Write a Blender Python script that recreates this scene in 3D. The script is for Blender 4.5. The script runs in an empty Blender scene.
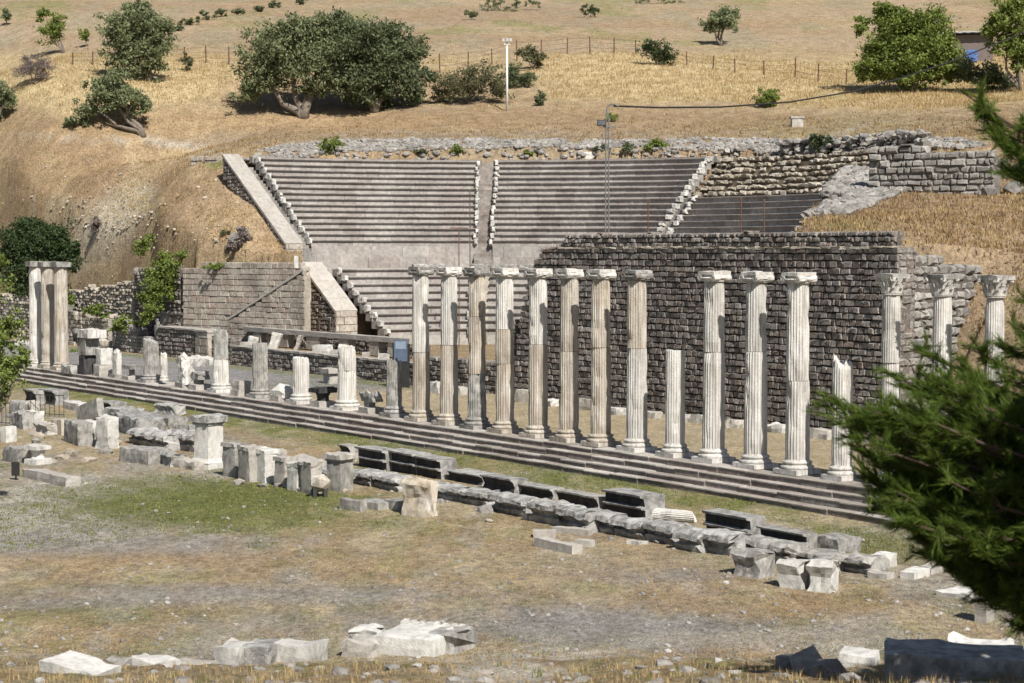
import bpy, bmesh, math, random
import numpy as np
from mathutils import Vector, Matrix, noise
random.seed(7); np.random.seed(7)
SC = bpy.context.scene; COL = SC.collection
# ------------------------------------------------------------------ camera maths
F = 1855.0; E = 6.67; PITCH = math.atan(92.0/F); CP, SP = math.cos(PITCH), math.sin(PITCH)
def ray(px, py):
    rx = (px-512)/F; ry = -(py-341.5)/F
    return Vector((rx, CP+ry*SP, -SP+ry*CP))
def at_z(px, py, z):
    d = ray(px, py); k = (z-E)/d.z; return Vector((d.x*k, d.y*k, z))
def at_y(px, py, Y):
    d = ray(px, py); k = Y/d.y; return Vector((d.x*k, Y, E+d.z*k))
def proj(p):
    q = Vector((p[0], p[1], p[2]-E)); dep = q.y*CP-q.z*SP
    return 512+F*q.x/dep, 341.5-F*(q.y*SP+q.z*CP)/dep
# stoa frame: A points into the hill, U runs along the colonnade to the far left
A = Vector((.8192, .5736, 0)); U = Vector((-.5736, .8192, 0)); W0 = Vector((5.17, 76.7, 0))
def st(s, t, z=0.0): return W0+A*s+U*t+Vector((0, 0, z))
def s_of(p): return (Vector((p[0], p[1], 0))-W0).dot(A)
def t_of(p): return (Vector((p[0], p[1], 0))-W0).dot(U)
def t_at(px, s, z=0.0):
    """t where the picture column px crosses the vertical plane s, at height z"""
    lo, hi = -60.0, 110.0
    for _ in range(50):
        m = (lo+hi)/2
        if proj(st(s, m, z))[0] > px: lo = m
        else: hi = m
    return (lo+hi)/2
COLS = -9.66
# theatre
TC = Vector((-2.17, 102.5, 0))
RL0, RL1, RU0, RU1 = 9.3, 15.6, 18.6, 26.2
ZL0, ZD, ZU0, ZTOP = 1.5, 5.45, 6.9, 12.75
NL, NU = 9, 15
def rad(phi):   # phi measured from the axis A towards U
    a = math.radians(phi); return A*math.cos(a)+U*math.sin(a)

# ------------------------------------------------------------------ object helpers
def tag(o, label=None, cat=None, group=None, kind=None):
    if label: o['label'] = label
    if cat: o['category'] = cat
    if group: o['group'] = group
    if kind: o['kind'] = kind
    return o
def empty(name, loc, rz=0.0, label=None, cat=None, group=None):
    o = bpy.data.objects.new(name, None); COL.objects.link(o)
    o.location = loc; o.rotation_euler = (0, 0, rz); o.empty_display_size = .3
    return tag(o, label, cat, group)
class MB:
    def __init__(s): s.v = []; s.f = []; s.m = []
    def add(s, vs, fs, mi=0):
        b = len(s.v); s.v.extend([tuple(v) for v in vs])
        for f in fs: s.f.append(tuple(i+b for i in f)); s.m.append(mi)
    def box(s, c, ax, ay, az, mi=0, jit=0.0):
        """c centre; ax, ay, az half vectors"""
        c = Vector(c); vs = []
        for k in (-1, 1):
            for j in (-1, 1):
                for i in (-1, 1):
                    p = c+ax*i+ay*j+az*k
                    if jit: p = p+Vector((random.uniform(-jit, jit), random.uniform(-jit, jit), random.uniform(-jit, jit)))
                    vs.append(p)
        s.add(vs, [(0, 2, 3, 1), (4, 5, 7, 6), (0, 1, 5, 4), (2, 6, 7, 3), (0, 4, 6, 2), (1, 3, 7, 5)], mi)
    def stone(s, c, ax, ay, az, mi=0, jit=.02, boss=.25):
        """box whose face on the -ay side is dressed to a worn cushion"""
        c = Vector(c); J = lambda: Vector((random.uniform(-jit, jit), random.uniform(-jit, jit), random.uniform(-jit, jit)))
        vs = []
        for j, k in ((1, 1.0), (-.45, 1.0), (-1, 1-boss)):
            for (i, l) in ((-1, -1), (1, -1), (1, 1), (-1, 1)):
                kx = 1-(1-k)*min(1, az.length/max(.01, ax.length))
                vs.append(c+ay*j+ax*i*kx+az*l*k+J())
        fs = [(3, 2, 1, 0)]
        for r in (0, 4):
            for q in range(4):
                fs.append((r+q, r+(q+1) % 4, r+4+(q+1) % 4, r+4+q))
        fs.append((8, 9, 10, 11)); s.add(vs, fs, mi)
    def rock(s, c, r, mi=0, jit=.3, sq=(1, 1, 1)):
        c = Vector(c); t = (1+5**.5)/2
        pts = [(-1, t, 0), (1, t, 0), (-1, -t, 0), (1, -t, 0), (0, -1, t), (0, 1, t), (0, -1, -t), (0, 1, -t), (t, 0, -1), (t, 0, 1), (-t, 0, -1), (-t, 0, 1)]
        fs = [(0, 11, 5), (0, 5, 1), (0, 1, 7), (0, 7, 10), (0, 10, 11), (1, 5, 9), (5, 11, 4), (11, 10, 2), (10, 7, 6), (7, 1, 8), (3, 9, 4), (3, 4, 2), (3, 2, 6), (3, 6, 8), (3, 8, 9), (4, 9, 5), (2, 4, 11), (6, 2, 10), (8, 6, 7), (9, 8, 1)]
        R = Matrix.Rotation(random.uniform(0, 6.28), 3, 'Z') @ Matrix.Rotation(random.uniform(-.5, .5), 3, 'X')
        vs = []
        for p in pts:
            q = R @ Vector(p)*(r/1.9*random.uniform(1-jit, 1+jit)); vs.append(c+Vector((q.x*sq[0], q.y*sq[1], q.z*sq[2])))
        s.add(vs, fs, mi)
    def tube(s, pts, rads, n=7, mi=0, cap=True):
        pts = [Vector(p) for p in pts]; rings = []
        for i, p in enumerate(pts):
            d = (pts[min(i+1, len(pts)-1)]-pts[max(i-1, 0)])
            if d.length < 1e-6: d = Vector((0, 0, 1))
            d.normalize(); h = Vector((1, 0, 0)) if abs(d.x) < .8 else Vector((0, 1, 0))
            e1 = d.cross(h).normalized(); e2 = d.cross(e1)
            rings.append([p+(e1*math.cos(6.2832*k/n)+e2*math.sin(6.2832*k/n))*rads[i] for k in range(n)])
        vs = [v for r in rings for v in r]; fs = []
        for i in range(len(pts)-1):
            for k in range(n):
                a = i*n+k; b = i*n+(k+1) % n; fs.append((a, b, b+n, a+n))
        if cap:
            fs.append(tuple(range(n-1, -1, -1))); fs.append(tuple(range((len(pts)-1)*n, len(pts)*n)))
        s.add(vs, fs, mi)
    def build(s, name, mats, parent=None, smooth=False, loc=None):
        me = bpy.data.meshes.new(name); v = s.v
        if loc is not None: v = [(a-loc[0], b-loc[1], c-loc[2]) for a, b, c in v]
        me.from_pydata(v, [], s.f); me.validate()
        for m in (mats if isinstance(mats, (list, tuple)) else [mats]): me.materials.append(m)
        if any(s.m) and len(me.polygons) == len(s.m): me.polygons.foreach_set('material_index', s.m)
        if smooth: me.polygons.foreach_set('use_smooth', [True]*len(me.polygons))
        me.update(); o = bpy.data.objects.new(name, me); COL.objects.link(o)
        if parent is not None: o.parent = parent
        elif loc is not None: o.location = loc
        return o
# ------------------------------------------------------------------ materials
def lin(c): return tuple(((x/255+.055)/1.055)**2.4 if x > 10 else x/255/12.92 for x in c)+(1,)
def newmat(name):
    m = bpy.data.materials.new(name); m.use_nodes = True; nt = m.node_tree; b = nt.nodes['Principled BSDF']
    b.inputs['Roughness'].default_value = .9; b.inputs['Specular IOR Level'].default_value = .2
    return m, nt, b
def N(nt, t, **k):
    n = nt.nodes.new(t)
    for a, v in k.items():
        if a in n.inputs.keys(): n.inputs[a].default_value = v
        else: setattr(n, a, v)
    return n
def noise_n(nt, vec, scale, detail=5, rough=.6):
    n = N(nt, 'ShaderNodeTexNoise'); n.inputs['Scale'].default_value = scale; n.inputs['Detail'].default_value = detail; n.inputs['Roughness'].default_value = rough
    nt.links.new(vec, n.inputs['Vector']); return n.outputs['Fac']
def ramp(nt, fac, stops):
    r = N(nt, 'ShaderNodeValToRGB'); e = r.color_ramp.elements
    while len(e) < len(stops): e.new(.5)
    for i, (p, c) in enumerate(stops):
        e[i].position = p; e[i].color = c if len(c) == 4 else tuple(c)+(1,)
    nt.links.new(fac, r.inputs[0]); return r.outputs[0]
def mix(nt, fac, a, b, blend='MIX'):
    m = N(nt, 'ShaderNodeMix', data_type='RGBA', blend_type=blend)
    for s, v in ((0, fac), (6, a), (7, b)):
        if isinstance(v, bpy.types.NodeSocket): nt.links.new(v, m.inputs[s])
        elif s == 0: m.inputs[0].default_value = v
        else: m.inputs[s].default_value = tuple(v)[:3]+(1,)
    return m.outputs[2]
def math_n(nt, op, a, b=0.0, clamp=False):
    m = N(nt, 'ShaderNodeMath', operation=op, use_clamp=clamp)
    for s, v in ((0, a), (1, b)):
        if isinstance(v, bpy.types.NodeSocket): nt.links.new(v, m.inputs[s])
        else: m.inputs[s].default_value = v
    return m.outputs[0]
def objvec(nt, sc=(1, 1, 1)):
    tc = N(nt, 'ShaderNodeTexCoord'); oi = N(nt, 'ShaderNodeObjectInfo')
    vm = N(nt, 'ShaderNodeVectorMath', operation='SCALE'); cx = N(nt, 'ShaderNodeCombineXYZ')
    for i in range(3): nt.links.new(oi.outputs['Random'], cx.inputs[i])
    nt.links.new(cx.outputs[0], vm.inputs[0]); vm.inputs['Scale'].default_value = 37.0
    ad = N(nt, 'ShaderNodeVectorMath', operation='ADD'); nt.links.new(tc.outputs['Object'], ad.inputs[0]); nt.links.new(vm.outputs[0], ad.inputs[1])
    mu = N(nt, 'ShaderNodeVectorMath', operation='MULTIPLY'); nt.links.new(ad.outputs[0], mu.inputs[0]); mu.inputs[1].default_value = sc
    return ad.outputs[0], mu.outputs[0], oi.outputs['Random']
def bump(nt, b, h, strength=.4, dist=.05):
    n = N(nt, 'ShaderNodeBump'); n.inputs['Strength'].default_value = strength; n.inputs['Distance'].default_value = dist
    nt.links.new(h, n.inputs['Height']); nt.links.new(n.outputs[0], b.inputs['Normal'])
def mat_marble(name, base, warm, stain, amount=.5, streak=(5, 5, .7), tint=.12, bstr=.5):
    m, nt, b = newmat(name); v, vs, rnd = objvec(nt, streak)
    c = mix(nt, ramp(nt, noise_n(nt, v, 1.3, 4), [(.35, (0, 0, 0)), (.65, (1, 1, 1))]), base, warm)
    st1 = noise_n(nt, vs, 1.6, 6, .65); fine = noise_n(nt, v, 9, 6, .7)
    lo = .62-.3*amount
    k = ramp(nt, math_n(nt, 'ADD', math_n(nt, 'MULTIPLY', st1, .65), math_n(nt, 'MULTIPLY', fine, .35)), [(lo, (0, 0, 0)), (lo+.13, (1, 1, 1))])
    c = mix(nt, math_n(nt, 'MULTIPLY', k, .35+.5*amount), c, stain)
    c = mix(nt, 1.0, c, ramp(nt, fine, [(.3, (.72, .72, .72)), (.7, (1.08, 1.07, 1.05))]), 'MULTIPLY')
    c = mix(nt, 1.0, c, ramp(nt, rnd, [(0, (1-tint,)*3), (1, (1+tint*.3,)*3)]), 'MULTIPLY')
    nt.links.new(c, b.inputs['Base Color']); bump(nt, b, math_n(nt, 'ADD', fine, noise_n(nt, v, 30, 4)), bstr, .03)
    return m
def mat_stone(name, cols, fine_scale=6, contrast=.3, bstr=.6, isl=1.0):
    m, nt, b = newmat(name); v, vs, rnd = objvec(nt)
    g = N(nt, 'ShaderNodeNewGeometry')
    c = ramp(nt, g.outputs['Random Per Island'], [(i/max(1, len(cols)-1), x) for i, x in enumerate(cols)])
    f = noise_n(nt, v, fine_scale, 6, .7); l = noise_n(nt, v, .5, 4, .6)
    c = mix(nt, 1.0, c, ramp(nt, f, [(.3, (1-contrast,)*3), (.7, (1+contrast*.5,)*3)]), 'MULTIPLY')
    c = mix(nt, 1.0, c, ramp(nt, l, [(.35, (1-contrast*.8,)*3), (.65, (1.05,)*3)]), 'MULTIPLY')
    nt.links.new(c, b.inputs['Base Color']); bump(nt, b, math_n(nt, 'ADD', f, noise_n(nt, v, 22, 4)), bstr, .04)
    return m
def mat_leaf(name, cols, trans=.25, rough=.6):
    m, nt, b = newmat(name); g = N(nt, 'ShaderNodeNewGeometry')
    c = ramp(nt, g.outputs['Random Per Island'], [(i/(len(cols)-1), x) for i, x in enumerate(cols)])
    nt.links.new(c, b.inputs['Base Color']); b.inputs['Roughness'].default_value = rough
    t = N(nt, 'ShaderNodeBsdfTranslucent'); nt.links.new(c, t.inputs['Color']); mx = N(nt, 'ShaderNodeMixShader'); mx.inputs[0].default_value = trans
    nt.links.new(b.outputs[0], mx.inputs[1]); nt.links.new(t.outputs[0], mx.inputs[2]); nt.links.new(mx.outputs[0], nt.nodes['Material Output'].inputs['Surface'])
    return m
def mat_plain(name, col, rough=.6, metal=0.0, var=.15):
    m, nt, b = newmat(name); v, vs, rnd = objvec(nt)
    c = mix(nt, 1.0, col, ramp(nt, noise_n(nt, v, 4, 5, .7), [(.3, (1-var,)*3), (.7, (1+var,)*3)]), 'MULTIPLY')
    nt.links.new(c, b.inputs['Base Color']); b.inputs['Roughness'].default_value = rough; b.inputs['Metallic'].default_value = metal
    return m
M = {}
M['marble'] = mat_marble('marble', (.66, .645, .615), (.56, .53, .485), (.19, .18, .165), .5, (5, 5, .45), .16)
M['warm'] = mat_marble('marble_warm', (.58, .54, .475), (.45, .39, .315), (.17, .145, .125), .57, (5, 5, .4))
M['grey'] = mat_marble('marble_grey', (.42, .41, .39), (.35, .335, .305), (.10, .096, .092), .60, (3, 3, 1.9), .2)
M['lichen'] = mat_marble('weathered_marble', (.48, .475, .46), (.40, .39, .37), (.06, .06, .06), .58, (2.2, 2.2, 2), .2, .9)
M['black'] = mat_marble('black_crusted_marble', (.085, .084, .084), (.055, .054, .055), (.016, .016, .017), .55, (3, 3, 1), .2)
M['white'] = mat_marble('white_marble', (.62, .61, .58), (.53, .515, .48), (.21, .20, .185), .42, (3, 3, 1.5), .2)
M['orange'] = mat_marble('lichen_marble', (.55, .53, .49), (.42, .33, .22), (.20, .16, .12), .5, (3, 3, 3))
M['paleslab'] = mat_marble('pale_slab', (.45, .425, .39), (.38, .35, .315), (.20, .185, .165), .42, (3, 3, 3))
M['basalt'] = mat_stone('dark_andesite', [(.21, .185, .166), (.27, .244, .22), (.32, .294, .268), (.245, .195, .165), (.355, .33, .305), (.22, .198, .18)], 8, .45, .9)
M['basaltcore'] = mat_stone('dark_mortar', [(.12, .105, .093), (.15, .132, .118)], 8, .4, .9)
M['ashlar'] = mat_stone('pinkish_ashlar', [(.36, .30, .255), (.43, .38, .32), (.48, .44, .375), (.40, .32, .27), (.42, .39, .335)], 5, .42, .7)
M['palewall'] = mat_stone('pale_rubble', [(.40, .35, .28), (.50, .45, .37), (.33, .28, .22), (.55, .51, .44)], 6, .35, .8)
M['greyrub'] = mat_stone('grey_rubble', [(.27, .255, .235), (.35, .335, .31), (.21, .195, .18), (.41, .39, .36), (.29, .255, .23)], 6, .4, .9)
M['seat'] = mat_stone('seat_stone', [(.285, .255, .235), (.35, .32, .295), (.315, .29, .268), (.385, .36, .335), (.305, .265, .245)], 4, .3, .5)
M['podium'] = mat_stone('podium_stone', [(.26, .222, .196), (.30, .265, .238), (.335, .305, .275)], 2.5, .5, .4)
M['step'] = mat_stone('step_stone_dim', [(.22, .18, .155), (.28, .24, .21), (.235, .21, .19), (.34, .315, .29), (.25, .19, .165), (.30, .285, .265)], 5, .5, .6)
M['steptop_lit'] = mat_stone('step_tread_lit', [(.40, .37, .335), (.46, .43, .395), (.36, .315, .285), (.32, .29, .25)], 6, .35, .6)  # treads paler and risers darker: how sun falls is put into the colour
M['bark'] = mat_plain('bark', (.16, .135, .11), .95, 0, .4)
M['pinebark'] = mat_plain('pine_bark', (.08, .055, .042), .95, 0, .4)
M['olive'] = mat_leaf('olive_leaf', [(.125, .15, .068), (.18, .207, .10), (.245, .265, .15), (.15, .178, .08)], .35)
M['dkolive'] = mat_leaf('dark_olive_leaf', [(.085, .108, .052), (.125, .15, .072), (.175, .20, .11)], .35)
M['green'] = mat_leaf('green_leaf', [(.125, .17, .035), (.175, .22, .05), (.215, .26, .07), (.095, .135, .03)], .35)
M['dkgreen'] = mat_leaf('dark_green_leaf', [(.03, .05, .018), (.048, .072, .027), (.07, .095, .038)])
M['dryleaf'] = mat_leaf('dull_leaf', [(.10, .105, .05), (.14, .135, .07), (.08, .085, .04)])
M['twig'] = mat_leaf('bare_twig', [(.14, .11, .10), (.19, .155, .14)], .1)
M['pine'] = mat_leaf('pine_needle', [(.045, .076, .012), (.078, .12, .017), (.12, .168, .024), (.052, .088, .014)], .3, .55)
M['drygrass'] = mat_leaf('dry_grass', [(.40, .29, .135), (.48, .36, .18), (.34, .235, .11), (.44, .34, .19)], .3)
M['brownweed'] = mat_leaf('brown_weed', [(.23, .15, .075), (.29, .19, .095), (.19, .125, .07)], .25)
M['grass'] = mat_leaf('green_grass', [(.14, .165, .045), (.19, .205, .065), (.11, .14, .035), (.25, .23, .09)], .3)
M['galv'] = mat_plain('galvanised_steel', (.46, .46, .45), .5, .4)
M['lamppaint'] = mat_plain('pale_painted_steel', (.62, .62, .60), .5)
M['iron'] = mat_plain('dark_iron', (.035, .034, .033), .6, .3)
M['rust'] = mat_plain('rusty_iron', (.13, .075, .05), .8, .2, .4)
M['cable'] = mat_plain('black_cable', (.025, .024, .022), .6)
M['glass'] = mat_plain('lamp_glass', (.10, .11, .12), .15)
M['blue'] = mat_plain('blue_panel', (.085, .115, .165), .4)
M['roof'] = mat_plain('pale_sheet_roof', (.50, .54, .60), .5)
M['bluetarp'] = mat_plain('blue_tarpaulin', (.07, .13, .30), .5)
M['shedwall'] = mat_plain('shed_wall', (.16, .13, .12), .9)
M['darksteel'] = mat_plain('dull_steel', (.17, .17, .165), .6, .3)
M['mortar'] = mat_stone('rubble_mortar', [(.24, .215, .19), (.28, .25, .22)], 8, .4, .9)
M['earthfill'] = mat_stone('earth_fill', [(.24, .19, .14), (.28, .225, .17)], 3, .5, .9)
M['bluepale'] = mat_plain('pale_blue_panel', (.20, .25, .31), .5)
# ------------------------------------------------------------------ terrain heights
HP = []
def hp(px, py, Y):
    p = at_y(px, py, Y); HP.append((p.x, p.y, p.z))
# left hillside
for q in ((100,285,125),(60,290,131),(120,268,127),(50,280,134),(-30,270,146),(-120,275,165),(50,200,142),(150,200,126),(100,140,139),(20,140,148),(-80,140,165),
          (190,152,127),(215,205,119),(232,256,112.8),(190,263,115.5),(165,280,118.5),(150,250,121),(250,226,117.8),(278,256,113.8),(236,205,120.8),(222,181,124.0),(297,264,111.8),(262,252,113.5),(268,236,116),(286,250,114.8)): hp(*q)
# crest above the theatre
for q in ((250,150,130),(300,137,136),(400,136,136.5),(500,134,136.5),(600,134,135.5),(700,134,132),(760,136,128),(830,150,121)): hp(*q)
# upper slopes
for q in ((150,112,150),(300,114,146),(400,110,150),(500,112,150),(600,110,149),(760,108,146),(850,118,138),(900,108,139),(1000,115,128),(1080,120,125),
          (50,110,152),(-60,110,165),(150,80,162),(300,85,160),(600,82,161),(750,84,158),(900,90,153),(1020,92,146),(1100,95,142),(20,75,170),
          (50,62,180),(200,52,182),(400,60,176),(600,54,175),(800,70,170),(950,70,167),(1060,70,163),
          (0,30,212),(250,28,205),(500,30,200),(750,35,195),(1000,38,190),(0,0,262),(300,0,255),(600,0,250),(1000,0,245),(-300,40,215),(1300,40,185),(-300,0,265),(1400,0,240),
          (0,-60,340),(512,-60,335),(1024,-60,330),(-300,-60,345),(1400,-60,330),(512,-120,430),(0,-120,430),(1024,-120,430),(-400,-120,440),(1500,-120,430)): hp(*q)
# right slope
for q in ((830,234,71.5),(905,236,68),(870,215,75),(930,225,75),(1000,200,91),(900,200,92),(940,200,91),(880,212,82),(1024,130,112),(1050,192,96),(1024,225,80),(1030,262,70),(960,250,70.5),(1000,300,63.5),(1080,290,62),(940,330,63),(1150,250,75),(1200,150,110)): hp(*q)
for (s_, t_, z_) in ((1, -30, 1.5), (3, -40, 2.5), (12, -50, 7), (30, -60, 13), (2, 70, 5), (12, 75, 10), (25, 70, 15)):
    p = st(s_, t_, z_); HP.append(tuple(p))
HP = np.array(HP)
def rbf_fit(P):
    n = len(P); d = np.hypot(P[:, None, 0]-P[None, :, 0], P[:, None, 1]-P[None, :, 1])
    K = d**2*np.log(d+1e-9)+np.eye(n)*25.0; Q = np.c_[np.ones(n), P[:, :2]]
    M_ = np.zeros((n+3, n+3)); M_[:n, :n] = K; M_[:n, n:] = Q; M_[n:, :n] = Q.T
    return np.linalg.solve(M_, np.r_[P[:, 2], 0, 0, 0])
RW = rbf_fit(HP)
def rbf(X, Y):
    n = len(HP); out = np.full(X.shape, RW[n])+RW[n+1]*X+RW[n+2]*Y
    for i in range(n):
        d = np.hypot(X-HP[i, 0], Y-HP[i, 1]); out += RW[i]*d**2*np.log(d+1e-9)
    return out
def sm(a, b, x):
    k = np.clip((x-a)/(b-a), 0, 1); return k*k*(3-2*k)
# cheap value noise
def vnoise(X, Y, seed=0):
    def h(i, j):
        v = np.sin(i*127.1+j*311.7+seed*74.7)*43758.5453; return v-np.floor(v)
    i = np.floor(X); j = np.floor(Y); fx = X-i; fy = Y-j; fx = fx*fx*(3-2*fx); fy = fy*fy*(3-2*fy)
    return (h(i, j)*(1-fx)+h(i+1, j)*fx)*(1-fy)+(h(i, j+1)*(1-fx)+h(i+1, j+1)*fx)*fy
def fbm(X, Y, seed=0, o=4):
    r = 0; a = .5; t = 0
    for k in range(o):
        r = r+a*vnoise(X*2**k, Y*2**k, seed+k); t += a; a *= .5
    return r/t
COURT = -.70
T_WL, T_WR = 6.1, t_at(897, 0, 3)          # ends of the dark rear wall
T_RET = t_at(297, 4, 4)                   # retaining wall, right end
def foot(T):
    """distance behind the rear wall line at which the hill rises, along t"""
    return np.interp(T, [-40, T_WR-8, T_WR-1.2, T_WR-.1, T_WR+.3, 4.5, 6.5, 37.6, 38.4, 48.3, 49, 55, 57, 90], [-3, -2.0, .2, .2, .9, .9, 20, 20, 5.6, 2.6, 2.9, 2.9, 3.3, 3.3])
def theat(X, Y):
    """seat level of the theatre bowl, and how far inside it a point is"""
    dx, dy = X-TC.x, Y-TC.y; R = np.hypot(dx, dy)
    al = dx*A.x+dy*A.y; be = dx*U.x+dy*U.y; phi = np.degrees(np.arctan2(be, al))
    z = np.where(R < RL0, 1.1, np.where(R < RL1, ZL0+(R-RL0)/(RL1-RL0)*(ZD-ZL0), np.where(R < RU0+1.1, ZD, ZU0+(R-RU0)/(RU1-RU0)*(ZTOP-ZU0))))
    return R, phi, al, be, z
def Hnp(X, Y):
    S = (X-W0.x)*A.x+(Y-W0.y)*A.y; T = (X-W0.x)*U.x+(Y-W0.y)*U.y
    hill = rbf(X, Y)+.35*(fbm(X/9, Y/9, 3)-.5)+.35*(fbm(X/2.2, Y/2.2, 5)-.5)*sm(100, 125, Y)
    hill = np.maximum(hill, .1)
    terr = 1.02*sm(.2, .5, S)*sm(6.5, 7.5, T)*(1-sm(37.3, 37.9, T))
    flo = -.03+terr+.05*(fbm(X/3, Y/3, 9)-.5)
    fs = foot(T)
    wid = np.interp(T, [-25, T_WR-2, T_WR+1.9, T_WR+2.6, 6, 50, 57], [9, 7, 7, .5, .5, .5, 1.0])
    z = flo+(hill-flo)*sm(0, 1, (S-fs)/wid)
    R, phi, al, be, zs = theat(X, Y)
    # bowl: lower the ground under the seats, flat orchestra
    ins = (R < RU1+.6) & (phi > -24) & ((phi < 90.5) | ((al > -1.5) & (be > 0))) & (R > RL0-.5)
    z = np.where(ins, np.minimum(z, zs-.9), z)
    PX = 512+F*X/np.maximum(Y, 5)
    z = np.where((phi <= -24) & (phi > -120) & (S > .5) & (T > T_WR+.2), np.minimum(z, np.interp(PX, [790, 850], [6.35, 12])), z)
    cap = np.interp(be, [17.9, 26.7], [7.05, 13.0])-.55-.12*np.clip(-2.05-al, 0, 9)+6*sm(8, 15, -al)+3*sm(26.5, 31, be)
    z = np.where((be > 12) & (be < 31) & (al < -1.2) & (al > -15) & (S > fs+.3), np.minimum(z, cap), z)
    z = np.where((T > 36) & (T < 43.4) & (S > 3) & (al < -.2) & (PX > 303), np.minimum(z, 1.0), z)
    ins2 = (R <= RL0) & (al > -3) | ((al <= 0) & (S > .6) & (np.abs(be) < 12.5) & (be < 9.5) & (T > -8))
    z = np.where(ins2, np.minimum(z, 1.05), z)
    court = COURT+.10*(fbm(X/6, Y/6, 11)-.5)+.03*(fbm(X/1.2, Y/1.2, 12)-.5)
    court = court-np.clip((52-Y)/20, 0, 1)*.15
    # raised bank the photograph is taken from
    bank = np.interp(Y, [-10, 0, 14, 22, 25.5, 28.5, 31.5, 34.5], [5.0, 4.9, 2.9, 1.25, .62, .05, -.55, -.85])
    bank = bank+.5*(fbm(X/2.6, Y/2.6, 21)-.5)+.12*(fbm(X/.6, Y/.6, 22)-.5)
    bz = bank*np.ones_like(X)
    court = np.where(Y < 34.5, np.maximum(bz, court), court)
    k = sm(-10.42, -10.1, S)
    lowz = court*(1-k)+(-.06)*k
    lowz = np.where(S > -9.2, np.maximum(lowz, -.06+.055*sm(-9.2, -8.9, S)), lowz)
    z = np.where(S < np.minimum(fs, 0) , lowz, np.where(S < fs, np.maximum(z, -.02), z))
    return z
TAN = np.concatenate([np.linspace(-1.3, -.36, 70)[:-1], np.linspace(-.36, .36, 440), np.linspace(.36, 1.3, 70)[1:]])
YS = np.concatenate([np.arange(-6, 20, .8), np.arange(20, 36, .25), np.arange(36, 140, .3), np.arange(140, 190, .6), np.arange(190, 300, 1.5), np.arange(300, 520, 5)])
GX = (np.maximum(YS, 6)[:, None]+8)*TAN[None, :]; GY = np.repeat(YS[:, None], len(TAN), 1)
GZ = Hnp(GX, GY)
def Hg(X, Y):
    X = np.asarray(X, float); Y = np.asarray(Y, float)
    j = np.interp(Y, YS, np.arange(len(YS))); i = np.interp(X/(np.maximum(Y, 6)+8), TAN, np.arange(len(TAN)))
    j0 = np.clip(np.floor(j).astype(int), 0, len(YS)-2); i0 = np.clip(np.floor(i).astype(int), 0, len(TAN)-2); fj = j-j0; fi = i-i0
    return (GZ[j0, i0]*(1-fi)+GZ[j0, i0+1]*fi)*(1-fj)+(GZ[j0+1, i0]*(1-fi)+GZ[j0+1, i0+1]*fi)*fj
def H(x, y): return float(Hg(x, y))
def at_g(px, py, y0=20.0):
    """first ground point on the sight line"""
    d = ray(px, py); ys = np.arange(y0, 500, .25); xs = d.x/d.y*ys; zs = E+d.z/d.y*ys; g = Hg(xs, ys)
    k = np.argmax(g >= zs)
    return Vector((xs[k], ys[k], g[k]))
# ------------------------------------------------------------------ ground colours (patches of grass, gravel, bare earth, fixed to the ground)
DEP = GY*CP-(GZ-E)*SP
PXX = 512+F*GX/np.maximum(DEP, 1); PYY = 341.5-F*(GY*SP+(GZ-E)*CP)/np.maximum(DEP, 1)
def blob(cx, cy, rx, ry, soft=.5, seed=0, tilt=0.0):
    yy = PYY-cy-(PXX-cx)*tilt; d = np.hypot((PXX-cx)/rx, yy/ry)+(fbm(PXX/22, PYY/7, 40+seed)-.5)*.9
    return 1-sm(1-soft, 1+soft, d)
def c3(r, g, b): return np.array((r, g, b))
Sg = (GX-W0.x)*A.x+(GY-W0.y)*A.y; Tg = (GX-W0.x)*U.x+(GY-W0.y)*U.y
col = np.zeros(GX.shape+(3,))
DRY = c3(.40, .335, .225); GOLD = c3(.45, .365, .215); BROWN = c3(.25, .18, .11); GREEN = c3(.14, .16, .055); GRAVEL = c3(.245, .235, .222); PALE = c3(.47, .43, .36); EARTH = c3(.33, .25, .165); RUST = c3(.35, .25, .145)
def put(c, k):
    global col; col = col*(1-k[..., None])+c*k[..., None]
col[:] = DRY
n1 = fbm(GX/3.5, GY/7, 31); n2 = fbm(GX/.7, GY/1.5, 33); n3 = fbm(GX/9, GY/16, 35)
court = (Sg < 0)
put(GRAVEL*1.1, .75*sm(.45, .6, n1*.5+fbm(GX/1.0, GY/2.2, 36)*.5)*court*.8); put(RUST, sm(.5, .62, fbm(GX/1.6, GY/3.5, 37))*court*.5); put(GREEN*1.35, sm(.53, .66, n2)*court*.3); put(PALE*.85, sm(.58, .7, fbm(GX/1.0, GY/2.5, 39))*court*.5)
put(c3(.40, .375, .335), blob(75, 508, 150, 34, .5, 1, -.12)*.95); put(GRAVEL*1.25, blob(60, 545, 190, 14, .6, 2)*.8); put(GRAVEL*1.15, blob(600, 626, 190, 20, .6, 3, .03)*.9); put(GRAVEL*1.2, blob(240, 594, 230, 10, .7, 4)*.7); put(GRAVEL, blob(60, 605, 90, 7, .6, 47)*.6); put(GRAVEL, blob(700, 575, 120, 6, .7, 48)*.5)
put(PALE*.85, blob(780, 640, 150, 10, .5, 5)*.7); put(PALE*.95, blob(560, 660, 110, 12, .4, 6)*.85); put(RUST, blob(760, 605, 130, 12, .6, 7)*.6); put(RUST*1.1, blob(560, 575, 90, 9, .7, 8)*.4); put(PALE*.8, blob(270, 642, 90, 10, .6, 25)*.5)
put(RUST*1.05, blob(120, 560, 160, 8, .7, 26)*.45); put(DRY*.95, blob(640, 560, 130, 10, .7, 27)*.5)
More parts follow.
